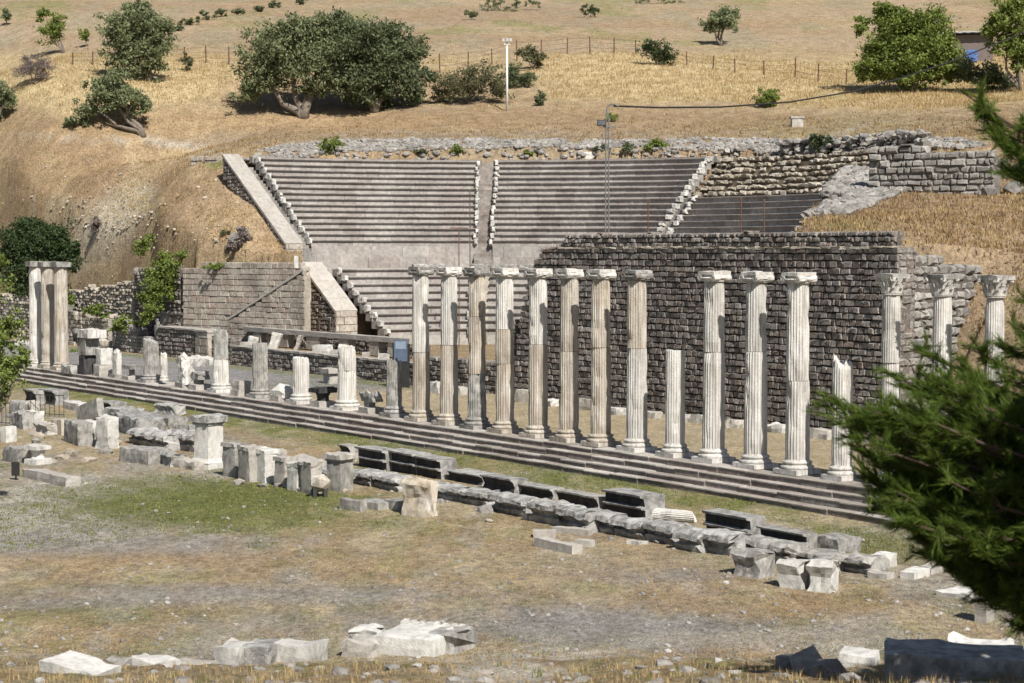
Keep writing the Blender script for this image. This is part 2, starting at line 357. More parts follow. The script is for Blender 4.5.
put(GREEN*1.05, blob(215, 503, 140, 24, .5, 9)*.95); put(GREEN*.95, blob(250, 497, 70, 8, .6, 10)*.6); put(GREEN*1.2, blob(330, 525, 130, 9, .7, 28)*.35); put(GREEN*1.2, blob(100, 615, 130, 8, .7, 29)*.35)
strip = sm(-15.2, -13.2, Sg)*(1-sm(-11.2, -10.9, Sg)); put(GREEN*1.15, np.clip(strip*(.5+1.2*(n2-.35)), 0, 1)*sm(-26, -18, Tg)); put(GREEN*1.1, blob(880, 545, 60, 14, .6, 11, .2)*.6)
stoa = (Sg >= -10.9) & (Sg < 0)
put(c3(.27, .265, .265), (stoa*sm(13, 18, Tg)).astype(float)*.95); put(DRY*1.05, stoa*(1-sm(13, 18, Tg))*.8); put(GREEN*1.2, (stoa*sm(-2.2, -1.0, Sg)*sm(12, 16, Tg))*.55)
bank = (GY < 33)
put(c3(.30, .245, .155), bank*1.0); put(BROWN*1.05, bank*sm(.45, .65, n2)*.8); put(GREEN*1.2, bank*sm(.58, .7, fbm(GX/.9, GY/.9, 45))*.45); put(PALE*.95, bank*blob(510, 672, 55, 14, .4, 46)*.9)
hillm = (Sg > 0)
hcol = np.zeros_like(col)
hcol[:] = EARTH
hn = fbm(GX/6, GY/5, 51); hn2 = fbm(GX/2.0, GY/1.6, 53); hn3 = fbm(GX/14, GY/9, 57)
def hput(c, k):
    global hcol; hcol = hcol*(1-k[..., None])+c*k[..., None]
hput(BROWN*1.15, sm(.42, .6, hn)*.75); hput(GOLD*.85, sm(.5, .66, hn2)*.5)
hput(GOLD, sm(106, 97, PYY)*(1-sm(56, 48, PYY))*(.35+.65*sm(.35, .55, hn3))*np.clip(sm(235, 190, PXX)+sm(520, 580, PXX)+sm(85, 70, PYY)*.6, 0, 1)*.9)           # tall dry grass
hput(c3(.345, .27, .185), sm(58, 46, PYY)*.9); hput(GOLD*.8, sm(58, 46, PYY)*sm(.5, .68, hn)*.6); hput(c3(.29, .215, .145), sm(58, 40, PYY)*sm(.5, .62, fbm(GX/20, GY/12, 88))*.7); hput(c3(.30, .25, .17), sm(58, 46, PYY)*sm(.55, .7, fbm(GX/8, GY/14, 59))*.6)
hput(GREEN*1.3, sm(50, 40, PYY)*sm(.60, .72, fbm(GX/6, GY/10, 61))*.5)
hput(RUST*.9, sm(430, 250, PXX)*sm(104, 120, PYY)*(.15+.5*sm(.45, .62, hn2)))
hput(BROWN*1.25, sm(60, 40, PYY)*sm(.52, .66, fbm(GX/11, GY/6, 85))*.55); hput(c3(.27, .245, .17), sm(56, 44, PYY)*sm(.55, .68, fbm(GX/4, GY/9, 86))*.5)
for q in ((90, 95, 90, 20, 62), (180, 75, 60, 20, 63), (690, 80, 140, 20, 64), (870, 95, 130, 14, 65), (620, 62, 60, 9, 66)): hput(GOLD*1.12, blob(q[0], q[1], q[2], q[3], .5, q[4])*.75)
hput(BROWN*1.2, blob(560, 118, 260, 9, .5, 67)*.7); hput(BROWN*1.15, blob(80, 185, 150, 32, .5, 68)*.65); hput(RUST*1.1, blob(330, 125, 120, 10, .6, 69)*.5)
hput(c3(.42, .33, .20), sm(330, 200, PXX)*sm(120, 150, PYY)*sm(.46, .62, fbm(GX/3, GY/3, 89))*.6)
hput(c3(.47, .43, .34), blob(110, 222, 38, 26, .45, 70, -.55)*.9); hput(c3(.43, .39, .31), blob(85, 245, 26, 14, .5, 71)*.6); hput(c3(.42, .38, .30), blob(45, 204, 40, 5, .6, 72)*.5)
hput(EARTH*1.25, blob(228, 225, 40, 30, .5, 73)*.8); hput(GREEN*1.15, blob(215, 163, 10, 5, .5, 74)*.8)
hput(PALE*.95, blob(190, 147, 40, 2.5, .6, 75, .22)*.8); hput(PALE*.85, blob(110, 140, 90, 2.2, .6, 76, .05)*.7)
hput(c3(.26, .23, .14), blob(850, 130, 110, 14, .5, 77)*.6); hput(PALE*.8, blob(830, 137, 40, 2, .5, 78, -.35)*.6)
hput(EARTH*1.15, blob(960, 235, 80, 35, .5, 79)*.7); hput(GREEN*1.3, blob(850, 224, 30, 6, .6, 80)*.6); hput(GREEN*1.3, blob(830, 96, 20, 3, .6, 81)*.4)
hput(c3(.30, .26, .20), blob(500, 140, 260, 9, .4, 82)*.6)
kk = sm(-.5, .6, Sg)[..., None]; col = col*(1-kk)+hcol*kk
inor = (np.hypot(GX-TC.x, GY-TC.y) < 10.5) & (Sg > 0); col[inor] = c3(.33, .25, .155)
ny, nx = GX.shape
me = bpy.data.meshes.new('ground'); co = np.stack([GX, GY, GZ], -1).reshape(-1, 3).astype(np.float32)
idx = np.arange(ny*nx).reshape(ny, nx); q = np.stack([idx[:-1, :-1], idx[:-1, 1:], idx[1:, 1:], idx[1:, :-1]], -1).reshape(-1, 4)
me.vertices.add(len(co)); me.vertices.foreach_set('co', co.ravel())
me.loops.add(q.size); me.loops.foreach_set('vertex_index', q.ravel().astype(np.int32))
me.polygons.add(len(q)); me.polygons.foreach_set('loop_start', np.arange(0, q.size, 4, dtype=np.int32)); me.polygons.foreach_set('loop_total', np.full(len(q), 4, np.int32))
me.polygons.foreach_set('use_smooth', np.ones(len(q), bool))
me.update(calc_edges=True)
ca = me.color_attributes.new('Col', 'FLOAT_COLOR', 'POINT'); ca.data.foreach_set('color', np.c_[col.reshape(-1, 3), np.ones(len(co))].astype(np.float32).ravel())
gm, nt, b = newmat('ground_cover'); va = N(nt, 'ShaderNodeVertexColor', layer_name='Col'); tc = N(nt, 'ShaderNodeTexCoord'); v = tc.outputs['Object']
mp = N(nt, 'ShaderNodeMapping'); mp.inputs['Scale'].default_value = (1, .6, 1); nt.links.new(v, mp.inputs[0]); v2 = mp.outputs[0]
f1 = noise_n(nt, v2, 6, 8, .72); f2 = noise_n(nt, v2, 1.2, 6, .6); f3 = noise_n(nt, v2, 24, 4, .7)
c = mix(nt, 1.0, mix(nt, 1.0, va.outputs[0], (1.0, .99, 1.0), 'MULTIPLY'), ramp(nt, f1, [(.3, (.48, .47, .45)), (.5, (1, 1, 1)), (.7, (1.5, 1.48, 1.44))]), 'MULTIPLY')
c = mix(nt, 1.0, c, ramp(nt, f2, [(.3, (.74, .74, .72)), (.7, (1.2, 1.19, 1.18))]), 'MULTIPLY')
c = mix(nt, 1.0, c, ramp(nt, f3, [(.3, (.66, .66, .65)), (.7, (1.28, 1.28, 1.28))]), 'MULTIPLY')
nt.links.new(c, b.inputs['Base Color']); b.inputs['Roughness'].default_value = 1; b.inputs['Specular IOR Level'].default_value = .05
bump(nt, b, math_n(nt, 'ADD', f1, f3), .8, .12)
me.materials.append(gm); ground = bpy.data.objects.new('ground', me); COL.objects.link(ground); tag(ground, 'dry grassy hillside with gravel and grass court below it', 'ground', kind='structure')
# tufts
def tufts(name, mat, n, region, hgt, label, dens=None, blades=5, spread=.18, wid=.04):
    """dry grass and weeds: short bent blades in clumps"""
    x0, x1, y0, y1 = region; m_ = (PXX > x0) & (PXX < x1) & (PYY > y0) & (PYY < y1)
    if dens is not None: m_ = m_ & (np.random.rand(*m_.shape) < dens)
    jj, ii = np.nonzero(m_)
    vs, fs = [], []
    if len(jj) == 0: return
    # weight by apparent area so that the picture is evenly filled
    w = 1.0/np.maximum(GY[jj, ii], 10)**1.0; w /= w.sum(); sel = np.random.choice(len(jj), n, p=w)
    for s_ in sel:
        x = GX[jj[s_], ii[s_]]+random.uniform(-.3, .3); y = GY[jj[s_], ii[s_]]+random.uniform(-.3, .3); z = H(x, y)-.02
        h0 = hgt*random.uniform(.5, 1.3)
        for k in range(blades):
            a = random.uniform(0, 6.28); r = spread*random.random(); bx, by = x+math.cos(a)*r, y+math.sin(a)*r
            h = h0*random.uniform(.6, 1.1); a2 = random.uniform(0, 6.28); l = h*random.uniform(.1, .6); ww = wid*random.uniform(.6, 1.3)
            c_, s2 = math.cos(a2+1.57)*ww, math.sin(a2+1.57)*ww; b0 = len(vs)
            vs += [(bx-c_, by-s2, z), (bx+c_, by+s2, z), (bx+math.cos(a2)*l, by+math.sin(a2)*l, z+h)]; fs.append((b0, b0+1, b0+2))
    me = bpy.data.meshes.new(name); me.from_pydata(vs, [], fs); me.materials.append(mat); me.update()
    o = bpy.data.objects.new(name, me); COL.objects.link(o); tag(o, label, 'grass', kind='stuff')
g_gold = (col[..., 0] > .40) & (col[..., 1] > .30)
g_grn = (col[..., 1] > col[..., 0]*.93)
tufts('dry_grass', M['drygrass'], 26000, (-150, 1170, -10, 112), .27, 'tall golden dry grass on the hillside above the theatre', (g_gold*.9+.06)*(Sg > 4), 4, .5, .032)
tufts('dry_weeds', M['brownweed'], 14000, (-150, 1170, 112, 330), .2, 'short brown dry weeds on the banks around the theatre', (.6*(Sg > 2)*(PYY>118)*((np.hypot(GX-TC.x, GY-TC.y) > 27.5) | (Sg < 6) | (Tg > 30) | (Tg < 8))), 4, .35, .03)
tufts('dry_bank_grass', M['drygrass'], 9000, (-150, 1170, 112, 330), .19, 'clumps of pale dry grass on the banks beside the theatre', (g_gold*.8+.1)*(Sg > 2)*((np.hypot(GX-TC.x, GY-TC.y) > 27.5) | (Tg > 30)), 4, .35, .03)
tufts('green_grass', M['grass'], 9000, (-150, 1170, 380, 560), .08, 'short green grass growing along the foot of the steps', g_grn*.9, 4, .15, .02)
tufts('bank_weeds', M['drygrass'], 2600, (-120, 1160, 640, 740), .15, 'straw coloured weeds on the bank in the foreground', (GY < 33)*.6, 6, .12, .008)
tufts('bank_green_weeds', M['grass'], 350, (-120, 1160, 640, 740), .13, 'small green weeds on the bank in the foreground', (GY < 33)*.5, 9, .12, .009)
nograv = np.clip(((col[..., 0]-col[..., 2])-.05)/.06, .04, 1)
tufts('court_grass', M['drygrass'], 15000, (-80, 1100, 400, 660), .055, 'short straw coloured stubble on the open court', (Sg < -11.8)*(GY > 33)*.8*nograv, 4, .2, .012)
tufts('court_weeds', M['brownweed'], 9000, (-80, 1100, 400, 660), .05, 'short brown stubble on the open court', nograv*(Sg < -11.8)*(GY > 33)*(.15+.85*(fbm(GX/1.6, GY/3.5, 37) > .5)), 4, .25, .014)
tufts('court_green', M['grass'], 4500, (-80, 1100, 400, 660), .05, 'short green stubble on the open court', (Sg < -11.8)*(GY > 33)*(.03+.9*(n2 > .56)), 4, .2, .014)
mb = MB()
for i in range(1500):
    x, y = random.uniform(-60, 1090), random.uniform(430, 668); d = ray(x, y); k = (COURT-E)/d.z; px_, py_ = d.x*k, d.y*k
    if s_of((px_, py_)) > -11.9 or py_ < 33: continue
    mb.rock((px_, py_, H(px_, py_)+.004), random.choice((.018, .025, .035, .05, .07)), 0, .3, (1, 1, .7))
tag(mb.build('pebbles', M['greyrub']), 'small loose stones scattered over the gravel of the court', 'pebbles', kind='stuff')
mb = MB()
for i in range(420):
    x, y = random.uniform(-60, 1090), random.uniform(652, 720); p = at_g(x, y, 18)
    if p.y > 32.5: continue
    mb.rock((p.x, p.y, p.z+.01), random.choice((.02, .03, .05, .08, .13)), 0, .3, (1.2, 1, .7))
tag(mb.build('bank_stones', M['greyrub']), 'broken stones half buried in the weedy bank in the foreground', 'stones', kind='stuff')
# ------------------------------------------------------------------ masonry
def masonry(mb, P0, P1, z0, z1, thick, ch, ln, core=1, mi=0, jit=.02, zvar=None, recess=.06, both=False, boss=.25, lvar=.5):
    """courses of separate stones along P0 to P1 (front on the right-hand side looking from P0), z0/z1 functions of 0..1 along the wall"""
    P0 = Vector((P0[0], P0[1], 0)); P1 = Vector((P1[0], P1[1], 0)); d = (P1-P0); L = d.length; d.normalize(); n = Vector((d.y, -d.x, 0))
    f0 = z0 if callable(z0) else (lambda k: z0); f1 = z1 if callable(z1) else (lambda k: z1)
    zb = min(f0(i/20) for i in range(21)); zt = max(f1(i/20) for i in range(21))
    z = zb
    while z < zt-.02:
        h = ch*random.uniform(.85, 1.15); h = min(h, max(zt-z, .08)); x = -random.uniform(0, ln)
        while x < L:
            l = ln*random.uniform(1-lvar, 1+lvar); a, b = max(0, x), min(L, x+l); x += l
            if b-a < .06: continue
            k = (a+b)/2/L
            if z+h*.5 > f1(k)+.01 or z+h < f0(k): continue
            w = (b-a)/2-.008; pr = random.uniform(-jit, jit)*1.2
            c = P0+d*((a+b)/2)-n*(thick*.25)+n*pr; c.z = z+h/2
            mb.stone(c, d*w, -n*(thick*.25), Vector((0, 0, h/2-.006)), mi, min(jit, h*.12), boss)
            if both:
                c2 = P0+d*((a+b)/2)-n*(thick*.75); c2.z = z+h/2
                mb.stone(c2, -d*w, n*(thick*.25), Vector((0, 0, h/2-.006)), mi, min(jit, h*.12), boss)
        z += h
    ns = max(2, int(L/.5))
    for i in range(ns):
        k = (i+.5)/ns; t1 = f1(k)-ch*.55; t0 = f0(k)
        if t1-t0 < .05: continue
        dep = thick*(.5 if both else 1)-recess*(2 if both else 1)
        c = P0+d*(k*L)-n*(recess+dep/2+(thick*.25-recess*0 if both else 0)); c.z = (t0+t1)/2
        mb.box(c, d*(L/ns/2), -n*(dep/2), Vector((0, 0, (t1-t0)/2)), core)
def wall(name, P0, P1, z0, z1, thick, ch, ln, mats, label, parent=None, **k):
    mb = MB(); masonry(mb, P0, P1, z0, z1, thick, ch, ln, **k)
    o = mb.build(name, mats, parent, loc=None if parent else (P0[0], P0[1], 0))
    if label: tag(o, label, 'wall')
    return o
def rag(base, amp, fr, seed):  # ragged top
    return lambda k: base(k)+amp*(noise.noise(Vector((k*fr, seed, 0)))-.2) if callable(base) else base+amp*(noise.noise(Vector((k*fr, seed, 0)))-.2)
def sf(s, t): p = st(s, t); return (p.x, p.y)

# ---- dark rear wall of the stoa
rw = empty('rear_wall', st(0, T_WR, 0), 0, 'long high rear wall of dark square stones behind the tall columns', 'wall')
inv = Matrix.Translation(-rw.location)
def pw(name, mb, mats, root, smooth=False):
    """a part built in world coordinates under an unrotated thing"""
    l = root.location; o = mb.build(name, mats, None, smooth, loc=(l.x, l.y, l.z)); o.location = (0, 0, 0); o.parent = root; return o
T_WL = t_at(514, 0, 1); LT = T_WL-T_WR
def topl(k):   # steps down where the wall breaks off on the left (k=0 is the left end)
    d = k*LT
    return 6.72+.06*noise.noise(Vector((d, 3, 0))) if d > 2.1 else float(np.interp(d, [0, .25, .6, 1.2, 2.1], [.5, 1.6, 3.2, 5.2, 6.5]))
mb = MB(); masonry(mb, sf(0, T_WL+.2), sf(0, T_WR), -.05, topl, .9, .235, .33, mi=0, jit=.026, recess=.025, both=True, boss=.26, lvar=.55)
masonry(mb, sf(.02, T_WR-.02), sf(.9, T_WR-.02), -.05, 6.6, .5, .25, .35, jit=.05, boss=.42)
pw('lower_wall', mb, [M['basalt'], M['basaltcore']], rw)
mb = MB(); masonry(mb, sf(.28, t_at(556, .28, 7)), sf(.28, T_WR+.5), 6.6, lambda k: 7.30+.10*noise.noise(Vector((k*30, 5, 0))) if k > .03 else 7.0, .6, .19, .24, jit=.05, recess=.06, both=True, boss=.45)
pw('upper_courses', mb, [M['basalt'], M['basaltcore']], rw)
mb = MB()
for i in range(40):
    t0 = T_WR+.3+(LT-3.2)*i/40; mb.box(st(.18, t0+.25, 6.735+random.uniform(-.02, .02)), U*.27, A*.2, Vector((0, 0, .035)), 0, .025)
pw('ledge', mb, [M['palewall']], rw)
# return of the wall broken away at the right end: rubble core
rb = empty('rubble_core', st(.2, T_WR-.2, 0), 0, 'rough grey rubble core where the dark wall breaks off at its right end', 'wall')
mb = MB()
pA = at_y(893, 300, st(0, T_WR).y); pB = Vector((at_y(985, 255, 70).x, 70, 0)); 
masonry(mb, sf(.75, T_WR+.1), (pB.x, pB.y), lambda k: 3.0*k-.1, lambda k: 6.55-.7*k+.3*noise.noise(Vector((k*9, 2, 1))), 1.0, .33, .5, jit=.09, recess=.1, boss=.5, lvar=.6)
pw('facing', mb, [M['greyrub'], M['basaltcore']], rb)

# ---- crepidoma: stepped front of the stoa
TS0, TS1 = -36.0, 48.0
cr = empty('stepped_platform', st(-11, 0, -.7), 0, 'long flight of low stone steps carrying the row of columns', 'steps')
for i in range(4):
    s0 = -11.62+.38*i; z0 = -.74 if i == 0 else -.7+.175*i; z1 = -.7+.175*(i+1)
    mb = MB(); t = TS0
    while t < TS1:
        l = random.uniform(.9, 1.7); j = random.uniform(-.012, .012); dz = random.choice((0, .005, -.005, -.02, .012, -.012)); j += random.choice((0, 0, 0, .03, -.015))
        dep = 1.7 if i == 3 else .62
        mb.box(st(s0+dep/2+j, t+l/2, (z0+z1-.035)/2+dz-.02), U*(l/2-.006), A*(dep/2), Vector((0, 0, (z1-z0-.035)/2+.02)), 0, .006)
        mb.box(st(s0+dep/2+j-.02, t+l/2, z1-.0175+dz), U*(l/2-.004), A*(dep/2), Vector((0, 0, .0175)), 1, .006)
        t += l
    pw('step', mb, [M['step'], M['steptop_lit']], cr)

# ---- theatre
th = empty('theatre', TC+Vector((0, 0, 1.1)), 0, 'ancient theatre with stone seat rows rising in a semicircle behind the columns', 'theatre')
def arcbox(mb, phi0, phi1, prof, mi=0, n=1):
    """profile of (r, z) points swept between two angles round the theatre centre"""
    P = len(prof); vs = []; fs = []
    for i in range(n+1):
        e = rad(phi0+(phi1-phi0)*i/n)
        for r, z in prof: p = TC+e*r; vs.append((p.x, p.y, z))
    for i in range(n):
        for k in range(P):
            a = i*P+k; b_ = i*P+(k+1) % P; fs.append((a, b_, b_+P, a+P))
    fs.append(tuple(range(P-1, -1, -1))); fs.append(tuple(range(n*P, n*P+P))); mb.add(vs, fs, mi)
def seat_row(mb, R, z, tread, rise, p0, p1, blk=1.15, mi=0, wear=.012, hollow=.15, nose=.07):
    a = p0; step = math.degrees(blk/R)
    while a < p1-.05:
        b_ = min(p1, a+step*random.uniform(.7, 1.3)); j = random.uniform(-wear, wear); dz = random.uniform(-wear, wear)*.6; g = math.degrees(.006/R)
        pr = [(R+hollow+j, z-rise-.02), (R+hollow+.02+j, z-nose*1.8+dz), (R+.02+j, z-nose+dz), (R+j, z-.02+dz), (R+.02+j, z+dz), (R+tread+hollow+.1, z+dz), (R+tread+hollow+.1, z-rise-.02)]
        arcbox(mb, a+g, b_-g, pr, mi); a = b_
def wedge(name, p0, p1, R0, R1, Z0, Z1, n, ks=None, mat='seat', **k):
    w_ = bpy.data.objects.new(name, None); COL.objects.link(w_); w_.parent = th; w_.empty_display_size = .3
    tr = (R1-R0)/n; rs = (Z1-Z0)/n
    for i in (ks if ks is not None else range(n)):
        mb = MB(); seat_row(mb, R0+tr*i, Z0+rs*(i+1), tr, rs, p0, p1, **k)
        o = mb.build('seat_row', M[mat], None, loc=tuple(th.location)); o.location = (0, 0, 0); o.parent = w_
    return w_
SW = 2.1
wedge('upper_seat_wedge', 54+SW*.55, 90, RU0, RU1, ZU0, ZTOP, NU)
wedge('upper_seat_wedge', 18+SW*.3, 54-SW*.55, RU0, RU1, ZU0, ZTOP, NU)
w3 = wedge('upper_seat_wedge', -19, 18-SW*.3, RU0, RU1, ZU0, ZTOP, NU, ks=range(8))
wedge('lower_seat_wedge', 54+SW, 90, RL0, RL1, ZL0, ZD, NL)
wedge('lower_seat_wedge', 20, 54-SW, RL0, RL1, ZL0, ZD, NL)
mb = MB(); arcbox(mb, 20, 90, [(RL0+.1, .7), (RL0+.1, ZL0+.02), (RL0+.8, ZL0+.02), (RL0+.8, .7)], 0, 40); pw('footing_course', mb, [M['paleslab']], th)
# ruined rows of the right-hand wedge
mb = MB(); tr = (RU1-RU0)/NU; rs = (ZTOP-ZU0)/NU
for i in range(8, 15):
    R = RU0+tr*i; z = ZU0+rs*(i+1)-.12; a = -21.0
    while a < 17:
        if random.random() < .88:
            e = rad(a); sz = random.uniform(.10, .19); p = TC+e*(R+random.uniform(0, .12)); p.z = z-.06+random.uniform(-.05, .04)
            mb.stone(p, Vector((-e.y, e.x, 0))*sz*1.2, e*sz, Vector((0, 0, sz*.65)), 0, .06, .4)
        a += math.degrees(.36/R)*random.uniform(.7, 1.3)
    arcbox(mb, -23, 17, [(R+.16, z-.7), (R+.16, z-.02), (R+tr+.3, z), (R+tr+.3, z-.7)], 1, 16)
pw('ruined_seat_rows', mb, [M['palewall'], M['earthfill']], th)
# podium wall under the upper tier, walkway, back coping
for (pa, pb) in ((-19.0, 54-SW*.55), (54+SW*.55, 90.0)):
    mb = MB(); a = pa
    while a < pb-.05:
        b_ = min(pb, a+math.degrees(1.6/RU0)*random.uniform(.7, 1.3)); j = random.uniform(-.012, .012)
        j2 = random.uniform(-.02, .02); arcbox(mb, a+.02, b_-.02, [(RU0+.10+j*2, ZD-.1), (RU0+.10+j*2, ZU0-.72), (RU0+1.2, ZU0-.72), (RU0+1.2, ZD-.1)], 0); arcbox(mb, a-.6+.02, b_-.6-.02, [(RU0+.12+j2, ZU0-.735), (RU0+.12+j2, ZU0-.02), (RU0+1.2, ZU0-.02), (RU0+1.2, ZU0-.735)], 0); a = b_
    pw('podium_wall', mb, [M['seat']], th)
mb = MB(); arcbox(mb, -19, 91, [(RL1+.1, ZD-3), (RL1+.1, ZD-.03), (RU0+.2, ZD+.02), (RU0+.2, ZD-3)], 0, 40); pw('walkway', mb, [M['paleslab']], th)
mb = MB()
for (p0, p1) in ((54+SW*.45, 90.2), (18, 54-SW*.45)):
    arcbox(mb, p0, p1, [(RU1+.02, ZTOP-.3), (RU1-.06, ZTOP+.10), (RU1+.5, ZTOP+.12), (RU1+.5, ZTOP-.3)], 0, 14)
pw('coping', mb, [M['seat']], th)
# bench backs on the walkway edge
for (x0, x1) in ((388, 428), (468, 492), (497, 548)):
    mb = MB(); n_ = int((x1-x0)/5)
    for i in range(n_):
        px = x0+(x1-x0)*(i+.5)/n_
        phi = min(89, 54-(px-480)*.172); e = rad(phi); p = TC+e*(RL1-.05); p.z = ZD+.12
        tg = Vector((-e.y, e.x, 0)); mb.stone(p, tg*.28, e*.22, Vector((0, 0, random.uniform(.10, .2))), 0, .035, .3)
    pw('walkway_stones', mb, [M['grey']], th)
# stairways
def stairs(phi, R0, R1, Z0, Z1, n, wd, mat):
    mb = MB(); e = rad(phi); tg = Vector((-e.y, e.x, 0))
    for i in range(n):
        R = R0+(R1-R0)*i/n; z = Z0+(Z1-Z0)*(i+1)/n; tr_ = (R1-R0)/n
        c = TC+e*(R+tr_*.9); c.z = z-.35; mb.box(c, tg*wd, e*tr_*.9, Vector((0, 0, .35)), 0, .02)
    pw('stairway', mb, [M[mat]], th)
stairs(54, RU0-1.0, RU1, ZD-.1, ZTOP-.1, 34, .62, 'podium'); stairs(54, RL0, RL1, ZL0, ZD-.1, 18, .5, 'palewall')
stairs(18, RU0, RU0+(RU1-RU0)*8/15, ZU0-.2, ZU0+(ZTOP-ZU0)*8/15-.1, 16, .5, 'greyrub')
# white seat ends along the stairs
def ends(phi, R0, R1, Z0, Z1, n, ks, side, big=.10):
    tr_ = (R1-R0)/n; rs_ = (Z1-Z0)/n
    for i in ks:
        mb = MB(); R = R0+tr_*i; z = Z0+rs_*(i+1); e = rad(phi+math.degrees(side*random.uniform(.06, .16)/R)); tg = Vector((-e.y, e.x, 0))
        for q in range(random.choice((1, 2, 2))):
            c = TC+e*(R+.02+.2*q)+tg*random.uniform(-.06, .06); c.z = z-rs_*.35+random.uniform(-.05, .05)+.05*q
            mb.stone(c, tg*big*random.uniform(.8, 1.2), e*.2, Vector((0, 0, rs_*random.uniform(.28, .48))), 0, .045, .35)
        pw('seat_end', mb, [M['white']], th)
ends(90, RU0, RU1, ZU0, ZTOP, NU, range(NU), -1, .11); ends(54+SW*.6, RU0, RU1, ZU0, ZTOP, NU, range(NU), 1); ends(54-SW*.6, RU0, RU1, ZU0, ZTOP, NU, range(NU), -1)
ends(18.8, RU0, RU1, ZU0, ZTOP, NU, range(NU), 1, .17); ends(16.6, RU0, RU1, ZU0, ZTOP, NU, range(8), -1, .15); ends(-19, RU0, RU1, ZU0, ZTOP, NU, range(8), 1, .17)
ends(90, RL0, RL1, ZL0, ZD, NL, range(NL), -1, .12); ends(54+SW, RL0, RL1, ZL0, ZD, NL, range(NL), 1, .2)
# parapets at the left end
def tc(al, be, z=0): return TC+A*al+U*be+Vector((0, 0, z))
def sloped(name, al0, al1, pts, zb, mat_side, mat_top, cap=.16):
    """wall along the end radius: pts (be, ztop) from low to high; masonry side, smooth coping"""
    for i in range(len(pts)-1): pass
    be0, be1 = pts[0][0], pts[-1][0]; ft = lambda be: float(np.interp(be, [p[0] for p in pts], [p[1] for p in pts]))
    mb = MB(); q0, q1 = tc(al0, be1), tc(al0, be0)
    masonry(mb, q0, q1, lambda k: float(np.interp(be1+(be0-be1)*k, [zb[0][0], zb[1][0]], [zb[0][1], zb[1][1]])), lambda k: ft(be1+(be0-be1)*k)-cap*1.7, .7, .24, .4, jit=.03, recess=.06, boss=.35)
    body = pw(name, mb, [M['basalt'], M['basaltcore']], th)
    mb = MB(); n_ = max(2, int((be1-be0)/.9))
    for i in range(n_):
        b0, b1 = be0+(be1-be0)*i/n_, be0+(be1-be0)*(i+1)/n_; z0, z1 = ft(b0), ft(b1); d = Vector((U.x*(b1-b0), U.y*(b1-b0), z1-z0)); m_ = d.normalized(); up = A.cross(m_)
        if up.z < 0: up = -up
        mb.box(tc((al0+al1)/2, (b0+b1)/2, (z0+z1)/2)-up*.08, A*((al1-al0)/2+.03), d*.497, up*.08, 0, .008)
    c = MB()
    o = mb.build('coping', M[mat_top], None, loc=tuple(th.location)); o.location = (0, 0, 0); o.parent = body
    mb = MB(); q0, q1 = tc(al0+.01, be0-.03), tc(al1, be0-.03)
    masonry(mb, q0, q1, zb[0][1]-.3, ft(be0)-.06, .5, .42, .8, jit=.012, recess=.04, boss=.12)
    # solid heart
    for i in range(n_):
        b0, b1 = be0+(be1-be0)*i/n_, be0+(be1-be0)*(i+1)/n_
        if b0 < be0+.5: continue
        zt = min(ft(b0), ft(b1))-.2; z_ = zb[0][1]-.4; mb.box(tc((al0+al1)/2+.2, (b0+b1)/2, (zt+z_)/2), A*((al1-al0)/2-.22), U*((b1-b0)/2), Vector((0, 0, (zt-z_)/2)), 1)
    o = mb.build('end_pier', [M['ashlar'], M['podium']], None, loc=tuple(th.location)); o.location = (0, 0, 0); o.parent = body
sloped('upper_parapet', -2.05, -.85, [(17.9, 7.05), (26.7, 13.0)], [(17.9, 5.3), (26.7, 11.6)], 'basalt', 'paleslab')
sloped('lower_parapet', -1.75, -.25, [(12.2, 3.0), (16.6, 5.9)], [(12.2, .3), (16.6, 1.0)], 'basalt', 'paleslab')
mb = MB(); stp = 12
for i in range(26):
    be = 18.2+i*.33; z = 6.5+i*.225; mb.box(tc(-.42, be, z-.4), A*.44, U*.2, Vector((0, 0, .4)), 0, .02)
pw('side_stairway', mb, [M['greyrub']], th)
mb = MB()
for be in (12.9, 14.3): mb.box(tc(-1.765, be, 2.15), A*.02, U*.09, Vector((0, 0, .34)))  # dark strips laid on the wall face, standing for shade inside the slits
pw('slit_shade', mb, [M['basaltcore']], th)

# ---- retaining wall, ramp stair, doorway row, low walls on the left
a0 = at_y(183, 300, 117.5); a1 = at_y(301, 300, 111.0)
wall('retaining_wall', a0, a1, .9, lambda k: 5.62+.25*k+.12*noise.noise(Vector((k*8, 0, 4))), .8, .34, .62, [M['ashlar'], M['palewall']], 'ashlar retaining wall with green weeds along its top left of the theatre', jit=.02, boss=.15)
mb = MB(); masonry(mb, (at_y(184, 300, 119.8).x, 119.8), (a0.x, a0.y), .9, 5.4, .6, .25, .35, jit=.04, boss=.4)
tag(mb.build('return_wall', [M['basalt'], M['basaltcore']]), 'dark side return at the left end of the ashlar retaining wall', 'wall')
r0 = at_y(228, 300, 112.6); r1 = at_y(304, 300, 108.2)
rs_ = empty('ramp_stair', (r0.x, r0.y, 1.0), 0, 'stone stair climbing to the right beside the ashlar retaining wall', 'stairs')
mb = MB(); masonry(mb, r0, r1, .9, lambda k: 2.42+k*3.05, .5, .33, .55, jit=.02, boss=.15); pw('side_wall', mb, [M['ashlar'], M['palewall']], rs_)
d = Vector((r1.x-r0.x, r1.y-r0.y, 3.05)); up = Vector((0, 0, 1)); nrm = Vector((d.y, -d.x, 0)).normalized()
mb = MB()
for i in range(9): c = Vector((r0.x, r0.y, 2.45))+d*((i+.5)/9)-nrm*.22; mb.box(c, d*(.5/9*.985), nrm*.27, Vector((0, 0, .07)), 0, .008)
pw('coping', mb, [M['paleslab']], rs_)
mb = MB(); dh = Vector((d.x, d.y, 0))
